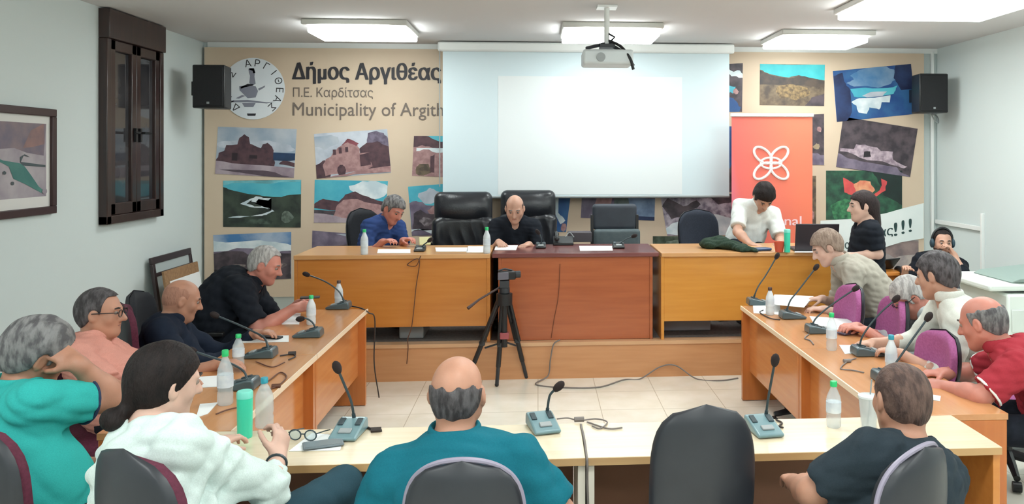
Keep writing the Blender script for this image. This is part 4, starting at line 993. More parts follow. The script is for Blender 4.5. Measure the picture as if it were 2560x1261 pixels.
# 10 headphones
o, j = person('bearded person with large headphones and a black top, in the back right corner', hd(2356, 607, 7.35), 196, (3.72, 7.45, ZS - .06), 190, 4, 0, hs=1.03, skin_m=sk_mid, hair=dict(m=h_dark, t=.006, noise=.002, line=RECEDE), beard=hairm('beard_dark', (92, 70, 62), (70, 54, 50)), shirt=c_black, sleeve='long3', h=.008, collar=False, slouch=.02,
    arms={1: dict(w=(3.36, 7.30, .78), hint=V(-.6, 0, -1)), -1: dict(w=aty(2386, 640, 7.16), e=aty(2408, 690, 7.08), hd=V(-.25, .15, .6), hn=V(-.8, .3, 0), curl=.7)})
pt, og = j['pt'], j['org']
hp = MB()
hp.tube([tuple(pt(.088 * math.cos(t), -.01, .02 + .112 * math.sin(t)) - og) for t in [math.pi * k / 16 for k in range(17)]], .012, 8)
hpo = thing('headphones', 'black over-ear headphones worn by the bearded person', 'headphones', tuple(j['org']))
hp.build('headband', m_black, hpo)
for q in (1, -1):
    hc = pt(q * .088, .0, -.005) - og
    c = SDF(.01); c.el(hc, V(.022, .036, .045), [j['hr'], j['hf'], j['hu']]); sdf_object('ear_cup', c, .005, mat('headphone_teal', (36, 62, 74), .5), hpo)
# 11 stone shirt
o, j = person('brown-haired person in a stone grey shirt reading papers at the far right table', hd(2066, 618, 5.92), -84, (2.58, 5.86, ZS + .02), -84, 30, 0, hs=1.05, skin_m=sk_pale, hair=dict(m=h_ash, t=.017, noise=.004, line=SHORT), shirt=c_gray, slouch=.08,
    arms={-1: dict(w=aty(2062, 775, 5.72), e=aty(2118, 790, 5.65), hd=V(-1, .15, .1), curl=.5), 1: dict(w=aty(2056, 748, 5.98), hd=V(-1, 0, 0), curl=.5)})
# 12 white hair bowed
o, j = person('white-haired person with glasses bowing low over the right table', hd(2272, 742, 5.0), -86, (2.56, 4.98, ZS - .05), -88, 46, 0, hs=1.03, sw=.165, skin_m=sk_red, hair=dict(m=h_white, t=.017, noise=.004, line=SHORT, brow=brow_g), shirt=c_pale, slouch=.08, sleeve='long3', glasses=m_black, arms={-1: dict(w=(2.03, 4.94, .735)), 1: dict(w=(2.02, 5.08, .735))})
# 13 grey dark hair
o, j = person('grey-haired person in a pale ivory shirt turned away at the right table', hd(2341, 688, 4.45), -72, (2.44, 4.47, ZS), -42, 14, 0, hs=1.06, sw=.175, skin_m=sk_mid, hair=dict(m=h_salt, t=.015, noise=.004, line=SHORT), hair2=None, shirt=c_ivory, slouch=.05, sleeve='long3', arms={-1: dict(w=(1.98, 4.36, .735), hint=V(-.2, -.3, -1)), 1: dict(w=(1.94, 4.62, .735))})
# 14 red
o, j = person('balding person in a red polo leaning on the near right table', hd(2455, 806, 3.86), -66, (2.50, 3.64, ZS), -42, 20, 0, hs=1.06, sw=.19, skin_m=sk_red, hair=dict(m=h_grey, t=.009, noise=.002, line=RECEDE, bald=[(-.2, .05), (-.11, .05), (-.08, .05), (0, .045), (.05, .04), (.2, .03)], bw=.06), shirt=c_red, trim=m_white, belly=.07, slouch=.07, arm_r=1.12, h=.0065,
    arms={-1: dict(w=aty(2358, 968, 3.84), e=aty(2452, 992, 3.62), hd=V(-1, .45, .1), hn=V(0, .4, -.8), curl=.6), 1: dict(w=aty(2360, 935, 4.03), e=aty(2440, 930, 4.12), hd=V(-1, .1, .05), curl=.6)})
# 15 dark tee, front right
o, j = person('short-haired person in a charcoal t-shirt seen from behind at the right front', hd(2252, 1000, 2.58), -24, (1.06, 2.46, ZS - .02), -8, 6, 3, hs=1.0, sw=.172, skin_m=sk_tan, hair=dict(m=h_short, t=.006, noise=.0015, line=[(-.2, -.095), (-.08, -.09), (-.05, -.07), (-.022, -.035), (-.012, .02), (0, .025), (.012, -.03), (.04, .04), (.2, .07)]), shirt=c_char, collar=False, neck_open=False, belly=.05, slouch=.05, arm_r=1.1, h=.0065,
    arms={-1: dict(e=aty(2030, 1232, 2.52), w=(.90, 2.82, .67)), 1: dict(e=(1.27, 2.66, .66), w=(1.08, 2.86, .67))})
# 16 deep teal front centre
o, j = person('balding person in a deep teal polo seen from behind at the front table', hd(1144, 984, 2.58), 4, (-.22, 2.44, ZS), 8, 2, 0, hs=1.01, sw=.19, skin_m=sk_tan, hair=dict(m=h_salt, t=.005, noise=.0015, line=[(-.2, -.065), (-.085, -.065), (-.05, -.055), (-.022, -.03), (-.012, .02), (.0, .025), (.012, -.02), (.024, .0), (.03, .05), (.04, .085), (.2, .09)], bald=[(-.2, .035), (-.12, .045), (-.08, .03), (-.04, .0), (0, -.005), (.2, -.01)], bw=.045), shirt=c_deepteal, shf=.86, belly=.06, slouch=.04, arm_r=1.16, h=.0065,
    arms={1: dict(e=(.065, 2.52, .72), w=(.02, 2.80, .66)), -1: dict(e=(-.50, 2.54, .70), w=(-.42, 2.84, .68))})

# ---------------------------------------------------------------- office chairs
m_shell = mat('chair_shell', (44, 46, 52), .42, (38, 40, 46), scale=6)
m_purple = mat('chair_plum_fabric', (172, 96, 148), .9, (158, 84, 134), scale=90, bump=.2, bscale=400)
m_burg = mat('chair_burgundy_fabric', (96, 36, 58), .9, (82, 28, 48), scale=90, bump=.2, bscale=400)
m_navyf = mat('chair_navy_fabric', (40, 46, 60), .9, (34, 40, 52), scale=90, bump=.2, bscale=400)
m_blackf = mat('chair_black_fabric', (34, 36, 42), .85, (28, 30, 36), scale=90, bump=.2, bscale=400)
m_rim = mat('chair_rim_plastic', (146, 138, 156), .4)
def shell_mesh(wmax, z0, z1, yoff, t, lean, curv, n=17, square=4.0, vc=.42, bw=.8):
    """rounded shield with thickness, wider at mid height"""
    vs = []; fs = []
    def w(v): 
        d = (v - vc) / ((1 - vc) if v > vc else vc / .62)
        return wmax * max(1 - abs(d) ** square, 0.0) ** .5 if v > vc else wmax * (1 - (1 - bw) * d * d * 2.6)
    for s in (0, 1):
        for i in range(n):
            v = i / (n - 1)
            for k in range(n):
                q = -1 + 2 * k / (n - 1)
                x = w(v) * math.sin(q * math.pi / 2)
                e = max((1 - abs(q) ** 6) * (1 - abs(2 * v - 1) ** 10), 0) ** .5
                y = yoff - lean * v + curv * (x / wmax) ** 2 - .03 * math.sin(v * math.pi) + (t * e if s else 0)
                vs.append((x, y, z0 + (z1 - z0) * v))
    N = n * n
    for i in range(n - 1):
        for k in range(n - 1):
            a = i * n + k; fs.append((a, a + 1, a + n + 1, a + n)); fs.append((N + a, N + a + n, N + a + n + 1, N + a + 1))
    for k in range(n - 1):
        fs.append((k + 1, k, N + k, N + k + 1)); a = (n - 1) * n + k; fs.append((a, a + 1, N + a + 1, N + a))
        b = k * n; fs.append((b, b + n, N + b + n, N + b)); c = k * n + n - 1; fs.append((c + n, c, N + c, N + c + n))
    return vs, fs
def make_chair(label, pad, ztop=.98, wmax=.20, arms=True, rim=False, zseat=.46):
    root = thing('office_chair', label, 'chair')
    v, f = shell_mesh(wmax, zseat + .08, ztop, -.24, -.022, .05, .055); MB().add(v, f).build('backrest_shell', m_shell, root, angle=1.2)
    v, f = shell_mesh(wmax * .965, zseat + .09, ztop - .008, -.24, .045, .05, .055); MB().add(v, f).build('backrest_cushion', pad, root, angle=1.2)
    if rim:
        pts = []
        for i in range(41):
            q = -1 + 2 * i / 40; vv = .42 + .58 * math.cos(q * math.pi / 2) ** .55 if abs(q) < 1 else .42
            d = (vv - .42) / .58; x = math.copysign(wmax * max(1 - d ** 4, 0) ** .5, q)
            pts.append((x, -.24 - .05 * vv + .055 * (x / wmax) ** 2 - .03 * math.sin(vv * math.pi) + .008, zseat + .08 + (ztop - zseat - .08) * vv))
        MB().tube(pts, .008, 8).build('rim', m_rim, root)
    s = SDF(.02); s.rb((0, .01, zseat), (.225, .225, .035), .033); s.el((0, .0, zseat + .03), (.17, .17, .02), k=.03)
    sdf_object('seat', s, .012, pad, root)
    MB().tube([(0, -.235, zseat + .2), (0, -.30, zseat + .02), (0, -.2, zseat - .06), (0, 0, zseat - .055)], .022, 8).build('back_support', m_black, root)
    MB().tube([(0, 0, .09), (0, 0, .26)], .03, 12).tube([(0, 0, .25), (0, 0, zseat - .03)], .018, 12).build('gas_column', m_black, root)
    b = MB(); 
    for k in range(5):
        t = 2 * math.pi * k / 5 + .3; b.tube([(0, 0, .12), (.15 * math.cos(t), .15 * math.sin(t), .10), (.28 * math.cos(t), .28 * math.sin(t), .075)], [.03, .024, .018], 8)
    b.build('star_base', m_black, root)
    for k in range(5):
        t = 2 * math.pi * k / 5 + .3; cx_, cy_ = .28 * math.cos(t), .28 * math.sin(t)
        a = V(-math.sin(t), math.cos(t), 0) * .022
        MB().tube([V(cx_, cy_, .031) - a, V(cx_, cy_, .031) + a], .028, 14).build('caster', m_black, root)
    if arms:
        for q in (1, -1):
            m = MB(); m.tube(curve_pts([(q * .20, .0, zseat - .02), (q * .275, .0, zseat + .03), (q * .28, -.02, zseat + .12), (q * .275, -.03, zseat + .19)], 12), .016, 8)
            m.cbox((q * .275, -.02, zseat + .20), (.055, .25, .028)); m.build('armrest', m_black, root, bevel=.008)
    return root
protos = {}
def chair(x, y, a, label, kind='burgundy', **kw):
    pad = dict(burgundy=m_burg, plum=m_purple, black=m_blackf, navy=m_navyf)[kind]
    key = (kind, tuple(sorted(kw.items())))
    if key in protos: o = copy_tree(protos[key]); o['label'] = label
    else: o = protos[key] = make_chair(label, pad, **kw)
    o['group'] = 'swivel office chairs'
    o.location = (x, y, kw.get('zfloor', 0)); o.rotation_euler = (0, 0, -math.radians(a))
    return o
chair(-1.54, 2.80, 32, 'burgundy office chair under the person in bright teal, at the left edge', 'burgundy', ztop=1.04, wmax=.22)
chair(-.96, 2.56, 36, 'burgundy-edged office chair under the person in the white blouse', 'burgundy', ztop=1.02)
chair(-.20, 2.60 - .02, 2, 'charcoal-backed office chair under the person in deep teal', 'black', ztop=.975, rim=True, wmax=.17, arms=False)
chair(.50, 2.80, -4, 'empty tall black office chair facing the front table', 'black', ztop=1.05, wmax=.17, arms=False)
chair(.93, 2.50, -36, 'lilac-rimmed charcoal office chair under the person in the charcoal t-shirt', 'black', ztop=.99, rim=True, wmax=.175)
chair(-2.12, 4.12, 86, 'burgundy office chair under the person in salmon pink', 'burgundy', ztop=.93)
chair(-2.05, 4.85, 62, 'burgundy office chair under the person in the dark navy shirt', 'burgundy', ztop=1.01)
chair(-2.24, 5.36, 84, 'empty dark office chair by the left wall behind the navy-shirted person', 'black', ztop=.98)
chair(-2.15, 5.76, 88, 'plum office chair under the heavyset person in black', 'plum', ztop=.95)
chair(1.87, 5.44, -92, 'empty plum office chair pushed up to the far right table', 'plum', ztop=.955, arms=False)
chair(2.0, 5.06, -88, 'plum office chair with black armrests beside the bowed white-haired person', 'plum', ztop=.945, zseat=.44)
chair(1.87, 4.20, -92, 'plum office chair seen between the ivory shirt and the red polo', 'plum', ztop=.90, arms=False)
chair(2.68, 4.52, -88, 'plum office chair under the grey-haired person in ivory', 'plum', ztop=.93)
chair(2.72, 5.80, -86, 'plum office chair under the person in stone grey', 'plum', ztop=.93)
chair(2.52, 3.60, -70, 'dark office chair under the person in red, at the right edge', 'black', ztop=.95)
# chairs on the platform
def pchair(x, y, a, label, kind, **kw):
    o = chair(x, y, a, label, kind, **kw); o.location.z = ZP; return o
pchair(-1.48, 7.86, 128, 'black office chair under the person in blue', 'black', ztop=1.02, arms=False, wmax=.2)
pchair(1.62, 7.72, 168, 'navy office chair beside the person in the white shirt', 'navy', ztop=1.0, arms=False, wmax=.215)
o = chair(3.78, 7.5, 196, 'black swivel chair under the person with headphones', 'black', ztop=.9, wmax=.2, arms=False)
# loop armrest of that chair
MB().tube(curve_pts([(.2, -.1, .46), (.34, -.12, .50), (.36, -.14, .70), (.34, .0, .735), (.34, .18, .71), (.33, .2, .60), (.2, .1, .46)], 40), .03, 10).build('loop_armrest', m_black, o)

# low-backed chair with a separate headrest block, empty behind the cherry desk
def headrest_chair():
    c = aty(1540, 600, 7.75)
    root = thing('headrest_chair', 'empty dark chair with a separate headrest block behind the cherry desk', 'chair', (c[0], 7.75, ZP), math.pi)
    m = mat('slate_upholstery', (50, 58, 68), .6, (44, 50, 60), scale=8); m2 = mat('slate_grey_back', (84, 96, 100), .7, (76, 88, 92), scale=30)
    s = SDF(.01); s.rb((0, -.16, .93), (.215, .045, .125), .035); sdf_object('headrest', s, .009, m, root)
    s = SDF(.01); s.rb((-.02, -.13, .66), (.225, .05, .155), .03); sdf_object('backrest', s, .009, m2, root)
    MB().box((-.23, -.2, .52), (-.205, -.12, .95)).box((.205, -.2, .52), (.23, -.12, .95)).build('back_frame', m_black, root)
    s = SDF(.01); s.rb((0, .06, .46), (.24, .24, .045), .04); sdf_object('seat', s, .012, m, root)
    MB().tube([(0, 0, .06), (0, 0, .43)], .03).build('gas_column', m_black, root)
    b = MB()
    for k in range(5):
        t = 2 * math.pi * k / 5; b.tube([(0, 0, .1), (.28 * math.cos(t), .28 * math.sin(t), .03)], [.03, .025])
    b.build('star_base', m_black, root)
headrest_chair()

# black leather executive chairs
m_leather = mat('black_leather', (26, 28, 33), .32, (34, 36, 42), scale=5, bump=.12, bscale=60, spec=.6)
def exec_chair():
    root = thing('executive_chair', 'x', 'chair')
    s = SDF(.02); s.rb((0, -.25, .98), (.285, .075, .185), .07); s.el((0, -.19, 1.0), (.22, .06, .12), k=.05)
    sdf_object('headrest', s, .009, m_leather, root)
    s = SDF(.03); s.rb((0, -.21, .66), (.285, .065, .27), .06)
    s.rc((.25, -.17, .45), (.25, -.19, .85), .055); s.rc((-.25, -.17, .45), (-.25, -.19, .85), .055)
    def pleat(D, X, Y, Z): return D + .010 * np.abs(np.sin(X * 30 + .8 * np.sin(Z * 13 + 5 * X)) * np.cos(Z * 5 + X * 3)) * (Y > -.2)
    sdf_object('backrest', s, .008, m_leather, root, post=pleat, relax=1)
    s = SDF(.02); s.rb((0, .05, .46), (.27, .27, .07), .06); sdf_object('seat', s, .012, m_leather, root)
    for q in (1, -1):
        MB().tube(curve_pts([(q * .28, .2, .48), (q * .33, .24, .58), (q * .33, .18, .68), (q * .33, -.06, .68), (q * .30, -.16, .62)], 24), .028, 10).build('armrest', m_black, root)
    MB().tube([(0, 0, .06), (0, 0, .4)], .03).build('gas_column', m_black, root)
    b = MB()
    for k in range(5):
        t = 2 * math.pi * k / 5; b.tube([(0, 0, .1), (.3 * math.cos(t), .3 * math.sin(t), .03)], [.03, .025])
    b.build('star_base', m_black, root)
    return root
ex = exec_chair(); c = aty(1156, 560, 7.95); ex.location = (c[0], 7.95, ZP); ex.rotation_euler = (0, 0, math.pi + .05)
ex['label'] = 'empty black leather executive chair left of the bald person'; ex['group'] = 'black leather executive chairs'
e2 = copy_tree(ex); c = aty(1302, 560, 8.30); e2.location = (c[0] + .05, 8.30, ZP); e2.rotation_euler = (0, 0, math.pi - .08)
e2['label'] = 'black leather executive chair behind the bald person in black'

# ---------------------------------------------------------------- camcorder on a tripod
def tripod():
    f0 = onz(1242, 968, 0); f1 = onz(1316, 948, 0); f2 = onz(1186, 940, 0)
    c = (f0 + f1 + f2) / 3; c = V(-.262, 6.45, 0)
    root = thing('tripod', 'black camera tripod standing on the tiles before the platform', 'tripod', c)
    zt = 1.82 - (732 - CY) * 6.45 / FPX
    feet = [f0 - c, f1 - c, V(-.31, .13, 0)]
    for ft in feet:
        top = V(ft[0] * .12, ft[1] * .12, zt - .04); mid = top + (ft - top) * .52; ft = V(ft[0], ft[1], .012)
        sd = nrm(np.cross(ft - top, V(0, 0, 1))) * .016
        leg = MB().tube([top + sd, mid + sd], .016, 8).tube([top - sd, mid - sd], .016, 8).tube([top + (ft - top) * .3, mid, mid + (ft - mid) * .55], .019, 8)
        lg = leg.build('leg', m_black, root)
        MB().tube([mid + (ft - mid) * .1, ft], .015, 8).build('lower_leg', m_dark, lg)
        MB().cbox(mid, (.045, .045, .035)).build('leg_clamp', m_dark, lg, bevel=.006)
        MB().ball(ft + V(0, 0, .006), .017).build('foot', m_black, lg)
    sp_ = MB()
    for ft in feet: sp_.tube([V(0, 0, zt - .38), V(ft[0] * .5, ft[1] * .5, zt - .44)], .008, 6)
    sp_.build('spreader', m_dark, root)
    MB().tube([(0, 0, zt - .42), (0, 0, zt + .02)], .024, 10).tube([(0, 0, zt - .09), (0, 0, zt)], .062, 12).build('centre_column', m_black, root)
    MB().cbox((0, 0, zt - .33), (.07, .07, .05)).build('column_collar', mat('tripod_red', (150, 72, 76), .5), root, bevel=.006)
    MB().tube([(0, 0, zt), (0, 0, zt + .05)], .042, 14).cbox((0, 0, zt + .075), (.075, .085, .06)).build('pan_head', m_dark, root, bevel=.006)
    MB().tube([(-.03, 0, zt + .05), (-.19, -.1, zt - .03), (-.27, -.16, zt - .085)], [.009, .009, .014], 8).build('pan_handle', mat('handle_brown', (66, 44, 40), .5), root)
    cam_ = thing('camcorder', 'small black camcorder mounted on the tripod', 'video camera', tuple(c + V(0, 0, zt + .106)), rz=.25)
    MB().cbox((.02, 0, .035), (.13, .075, .068)).build('body', m_black, cam_, bevel=.012)
    MB().tube([(.085, 0, .038), (.125, 0, .038)], .028, 16).build('lens', m_dark, cam_)
    MB().cbox((-.02, -.045, .035), (.085, .012, .058)).build('screen_flap', mat('flap_grey', (96, 94, 104), .4), cam_, bevel=.004)
    MB().tube([(-.05, 0, .072), (.0, 0, .085), (.06, 0, .072)], .007, 8).build('grip', m_dark, cam_)
tripod()

# ---------------------------------------------------------------- table microphones
m_mic_glare = mat('mic_grey_glare', (112, 142, 148), .35, coat=.2); m_micd = mat('mic_dark', (46, 62, 68), .4)  # front bases: glare on the tops painted in as a paler tone
m_foam = mat('mic_foam', (40, 30, 30), .95, bump=.3, bscale=700)
def microphone(label, base, rz, neck, z=ZT, m=m_mic_glare, sc=1.0):
    """base: world point, neck: world points from the base to the tip"""
    root = thing('conference_microphone', label, 'microphone', (base[0], base[1], z + .0005), rz, group='gooseneck conference microphones')
    S_ = sc
    prof = [(-.085, .001), (-.09, .016), (.04, .050), (.072, .052), (.08, .036), (.082, .001)]
    MB().prism([V(-.055 * S_, a * S_, b * S_) for a, b in prof], V(.11 * S_, 0, 0)).build('base', m, root, bevel=.008, seg=3)
    MB().cbox((0, -.045 * S_, .031 * S_), (.05, .03, .008), rx=.25).build('talk_button', m_grey, root, bevel=.003)
    for k in (-1, 1): MB().cbox((.035 * k * S_, .02, .047 * S_), (.022, .05, .006), rx=.25).build('loudspeaker_slot', m_micd, root, bevel=.002)
    Mi = Matrix.Rotation(-rz, 3, 'Z'); loc = V(*root.location)
    pts = [tuple(Mi @ Vector(np.asarray(p, float) - loc)) for p in neck]
    cp = curve_pts(pts, 28)
    nk = MB().tube(cp[:-1], .0055, 8).tube(cp[:max(3, len(cp) // 6)], .008, 8).build('gooseneck', m_micd, root)
    d = nrm(np.asarray(pts[-1]) - np.asarray(cp[-4])); tip = np.asarray(pts[-1])
    MB().tube([tip - d * .028, tip - d * .02, tip - d * .008, tip + d * .008, tip + d * .02, tip + d * .026], [.009, .014, .0175, .0175, .012, .004], 12).build('windscreen', m_foam, nk)
    return root
def mic_px(label, bpx, rz, neck_px, z=ZT, dy=None, m=m_mic_glare, sc=1.0):
    b = onz(*bpx, z); k = len(neck_px)
    dys = dy or [0.0] * k
    neck = [aty(px, py, b[1] + d) for (px, py), d in zip(neck_px, dys)]
    return microphone(label, b, rz, neck, z, m, sc)
mic_px('glare-paled gooseneck microphone on the front table, left of the bald person in teal', (872, 1088), -.1, [(886, 1050), (878, 1005), (862, 965), (842, 918)], dy=[.06, .05, .04, .02])
mic_px('glare-paled gooseneck microphone with a bent neck on the front table, right of the bald person', (1357, 1072), .25, [(1368, 1032), (1372, 1000), (1378, 984), (1398, 966)], dy=[.06, .06, .06, .06])
mic_px('glare-paled gooseneck microphone on the front table, right of the empty black chair', (1908, 1080), .12, [(1915, 1040), (1920, 1000), (1928, 955), (1938, 900)], dy=[.06, .05, .04, .02])
m_micb = mat('mic_slate', (70, 88, 94), .3, coat=.3)  # same product as the front microphones, without the painted glare
RL = -math.pi / 2
mic_px('slate gooseneck microphone on the near left table behind the green-capped bottles', (600, 972), RL, [(618, 955), (610, 930), (578, 910), (527, 893), (478, 877)], dy=[0, .02, .04, .05, .06], m=m_micb)
mic_px('slate gooseneck microphone at mid left tables, neck bent low towards the navy shirt', (652, 893), RL, [(672, 875), (661, 846), (632, 829), (590, 810), (536, 788)], dy=[0, .02, .04, .05, .06], m=m_micb)
mic_px('slate gooseneck microphone on the far left table behind a white bottle', (772, 842), RL, [(790, 825), (782, 808), (766, 797), (750, 798)], dy=[0, 0, 0, 0], m=m_micb)
mic_px('slate gooseneck microphone at the platform end of the left tables', (848, 772), RL, [(862, 757), (846, 728), (812, 704), (765, 686)], dy=[0, 0, 0, 0], m=m_micb)
RR = math.pi / 2
mic_px('slate gooseneck microphone at the far right table, thin neck rising before the stone shirt', (1980, 796), RR, [(1966, 780), (1976, 752), (1995, 728), (2041, 668)], dy=[0, 0, 0, 0], m=m_micb)
mic_px('slate gooseneck microphone at the platform end of the right tables with a very long neck', (1895, 762), RR, [(1883, 748), (1895, 718), (1915, 688), (1943, 640)], dy=[0, 0, 0, 0], m=m_micb)
mic_px('slate gooseneck microphone beside a clear bottle at the middle of the right tables', (2048, 832), RR, [(2030, 815), (2042, 794), (2080, 762), (2140, 721)], dy=[0, 0, 0, 0], m=m_micb)
mic_px('slate gooseneck microphone on the near right table before the ivory shirt', (2168, 888), RR, [(2148, 872), (2158, 838), (2196, 788), (2241, 747)], dy=[0, 0, 0, 0], m=m_micb)
mic_px('slate gooseneck microphone mostly hidden behind the cropped head at right, long straight neck', (2225, 952), RR, [(2212, 935), (2234, 915), (2280, 850), (2322, 792)], dy=[0, 0, 0, 0], m=m_micb)
mic_px('small dark desk microphone before the person in blue', (1050, 628), 0, [(1052, 620), (1060, 612), (1068, 606), (1076, 600)], z=ZD, m=m_black, sc=.8)
mic_px('small dark desk microphone on the cherry desk before the person in black', (1352, 620), 0, [(1352, 612), (1354, 600), (1350, 588), (1344, 580)], z=ZD, m=m_black, sc=.8)
mic_px('small dark desk microphone on the cherry desk, before the headrest chair', (1546, 620), 0, [(1548, 612), (1562, 600), (1575, 594), (1586, 590)], z=ZD, m=m_black, sc=.9)

# ---------------------------------------------------------------- bottles, tumblers, cups
m_pet = clear_mat('clear_plastic', (214, 224, 228), .38); m_label = mat('bottle_label', (220, 226, 230), .6, (190, 200, 212), scale=20)
m_capg = mat('cap_green', (40, 190, 110), .4); m_capb = mat('cap_brown', (74, 48, 40), .4); m_capt = mat('cap_teal', (50, 150, 170), .4)
m_water = clear_mat('water', (200, 214, 220), .25)
def bottle(px, py, z, label, hgt=.19, r=.030, cap=None, lab=True, tint=None):
    c = onz(px, py, z)
    root = thing('water_bottle', label, 'bottle', (c[0], c[1], z + .0005), group='plastic water bottles')
    k = hgt / .19
    prof = [(r * .85, 0), (r, .006), (r, .04 * k), (r * .94, .05 * k), (r, .06 * k), (r, .115 * k), (r * .92, .13 * k), (r * .5, .16 * k), (.0125, .168 * k), (.0125, .176 * k)]
    MB().lathe(prof, n=20).build('bottle_body', tint or m_pet, root)
    MB().lathe([(.0145, .172 * k), (.0145, .192 * k), (.013, .194 * k)], n=16).build('cap', cap or m_capg, root)
    if lab: MB().lathe([(r + .0006, .064 * k), (r + .0006, .108 * k)], n=20).build('paper_label', m_label, root)
    return root
m_petw = clear_mat('frosted_plastic', (226, 232, 236), .8); m_bteal = clear_mat('teal_plastic', (140, 200, 204), .7)
bottle(847, 767, ZT, 'water bottle with a dark cap at the platform end of the left tables', .19, cap=m_capb, tint=m_petw)
bottle(778, 812, ZT, 'green-capped water bottle before the hands of the heavyset person in black', .19, tint=m_petw)
bottle(596, 918, ZT, 'green-capped water bottle at the middle of the left tables', .17)
bottle(563, 1012, ZT, 'green-capped water bottle on the near left table', .24, r=.034)
bottle(661, 1068, ZT, 'crumpled clear bottle with a blue-green cap beside the teal tumbler', .2, r=.036, cap=m_capt, lab=False)
bottle(1925, 788, ZT, 'water bottle with a dark cap at the platform end of the right tables', .19, cap=m_capb, tint=m_petw)
bottle(2079, 876, ZT, 'green-capped water bottle at the middle of the right tables', .21)
bottle(2228, 938, ZT, 'tall water bottle with a blue-green top beside the near right microphone', .2, cap=m_capt, tint=m_petw)
bottle(2084, 1068, ZT, 'green-capped water bottle on the right front table', .185)
bottle(911, 637, ZD, 'green-capped water bottle on the left end of the orange platform desk', .2, tint=m_petw)
bottle(1217, 634, ZD, 'green-capped water bottle beside the person in black on the platform', .21, tint=m_petw)
def tumbler(px, py, z, label, h, r, m):
    c = onz(px, py, z); root = thing('tumbler', label, 'tumbler', (c[0], c[1], z + .0005))
    MB().lathe([(r * .92, 0), (r * .95, .004), (r, h * .85), (r, h * .86)], n=24).build('tumbler_body', m, root)
    MB().lathe([(r * 1.03, h * .85), (r * 1.03, h * .97), (r * .9, h)], n=24).build('lid', mat('tumbler_lid', (120, 214, 196), .4), root)
m_mint = mat('mint_enamel', (60, 206, 170), .35)
tumbler(612, 1094, ZT, 'tall mint green tumbler before the person in the white blouse', .185, .030, m_mint)
tumbler(1968, 631, ZD, 'tall mint green tumbler on the right platform desk', .19, .026, m_mint)
def cup(px, py, z, label, h, r, m, name='cup'):
    c = onz(px, py, z); root = thing(name, label, 'cup', (c[0], c[1], z + .0005))
    MB().lathe([(r * .7, 0), (r, h), (r * .93, h), (r * .64, .006)], n=20).build('cup_body', m, root)
    return root
cup(1948, 630, ZD, 'orange-red cup on the right platform desk', .085, .045, mat('cup_red', (204, 84, 58), .4))
o = cup(2172, 1072, ZT, 'clear plastic cup with a straw beside the cropped head at right', .13, .042, m_pet, 'plastic_cup')
MB().tube([(.0, .01, .02), (.012, .0, .2)], .003, 6).build('straw', m_grey, o)
MB().lathe([(.043, .128), (.043, .136), (.02, .139)], n=20).build('lid', m_petw, o)

# ---------------------------------------------------------------- papers
def sheet(quad, z, label, name='paper_sheet', m=None, t=.002, cat='paper', z2=None):
    P = [onz(px, py, z) for px, py in quad]; c = sum(P) / 4
    o = MB().prism([p - V(c[0], c[1], z) for p in P], V(0, 0, t)).build(name, m or m_paper, None, (c[0], c[1], z + .0008), smooth=False)
    return tag(o, label, cat)
sheet([(780, 1085), (862, 1092), (850, 1128), (722, 1130)], ZT, 'white paper under the glasses and phone on the front table')
sheet([(612, 842), (722, 840), (722, 856), (600, 858)], ZT, 'white sheet on the left tables behind the low-bent microphone')
sheet([(706, 786), (752, 784), (748, 812), (704, 812)], ZT, 'white sheet under the hands of the heavyset person in black')
sheet([(478, 945), (560, 940), (552, 968), (468, 972)], ZT, 'white sheet on the near left table before the navy-shirted person')
sheet([(500, 1012), (545, 1008), (520, 1036), (490, 1046)], ZT, 'loose white sheet at the elbow of the person in the blouse')
sheet([(1882, 762), (1950, 764), (1952, 788), (1884, 784)], ZT, 'small white note at the platform end of the right tables')
sheet([(1936, 738), (2034, 742), (2010, 770), (1928, 762)], ZT + .05, 'white document held by the person in stone grey', t=.003)
sheet([(2024, 792), (2130, 800), (2146, 830), (2040, 820)], ZT, 'white papers at the middle of the right tables')
sheet([(2098, 864), (2215, 866), (2226, 880), (2112, 886)], ZT, 'white papers before the bowed white-haired person')
sheet([(2305, 985), (2352, 992), (2350, 1004), (2300, 998)], ZT, 'white slip under the hands of the person in red')
sheet([(945, 624), (1026, 624), (1026, 634), (943, 634)], ZD, 'white paper on the orange desk before the person in blue')
sheet([(1088, 620), (1170, 620), (1168, 630), (1090, 630)], ZD, 'white papers before the empty executive chair')
sheet([(1170, 617), (1226, 617), (1224, 632), (1166, 632)], ZD, 'pale blue-white papers beside the platform water bottle')
sheet([(1240, 614), (1295, 614), (1290, 626), (1236, 626)], ZD, 'white papers under the hands of the bald person in black')
sheet([(1448, 616), (1530, 616), (1532, 627), (1450, 628)], ZD, 'white papers on the cherry desk left of the dark microphone')
sheet([(1990, 622), (2060, 622), (2062, 632), (1986, 632)], ZD, 'white sheet by the laptop on the right platform desk')

# phone and reading glasses on the front table
c = onz(808, 1117, ZT)
ph = thing('phone', 'grey phone lying on the white paper on the front table', 'phone', (c[0], c[1], ZT + .0035), rz=.32)
MB().cbox((0, 0, .006), (.15, .075, .009)).build('phone_body', mat('phone_grey', (104, 116, 122), .3), ph, bevel=.004)
MB().cbox((0, 0, .011), (.138, .066, .001)).build('phone_screen', mat('phone_screen', (120, 132, 138), .1), ph, smooth=False)
c = onz(757, 1105, ZT)
gl = thing('reading_glasses', 'dark-framed reading glasses by the fist of the person in the blouse', 'glasses', (c[0], c[1], ZT + .004), rz=-.2)
g = MB()
for q in (1, -1):
    g.tube([(q * .032 + .024 * math.cos(t), 0, .022 + .02 * math.sin(t)) for t in [k * math.pi / 8 for k in range(17)]], .0028, 6)
    g.tube([(q * .058, 0, .03), (q * .06, .06, .02), (q * .056, .12, .006)], .0025, 6)
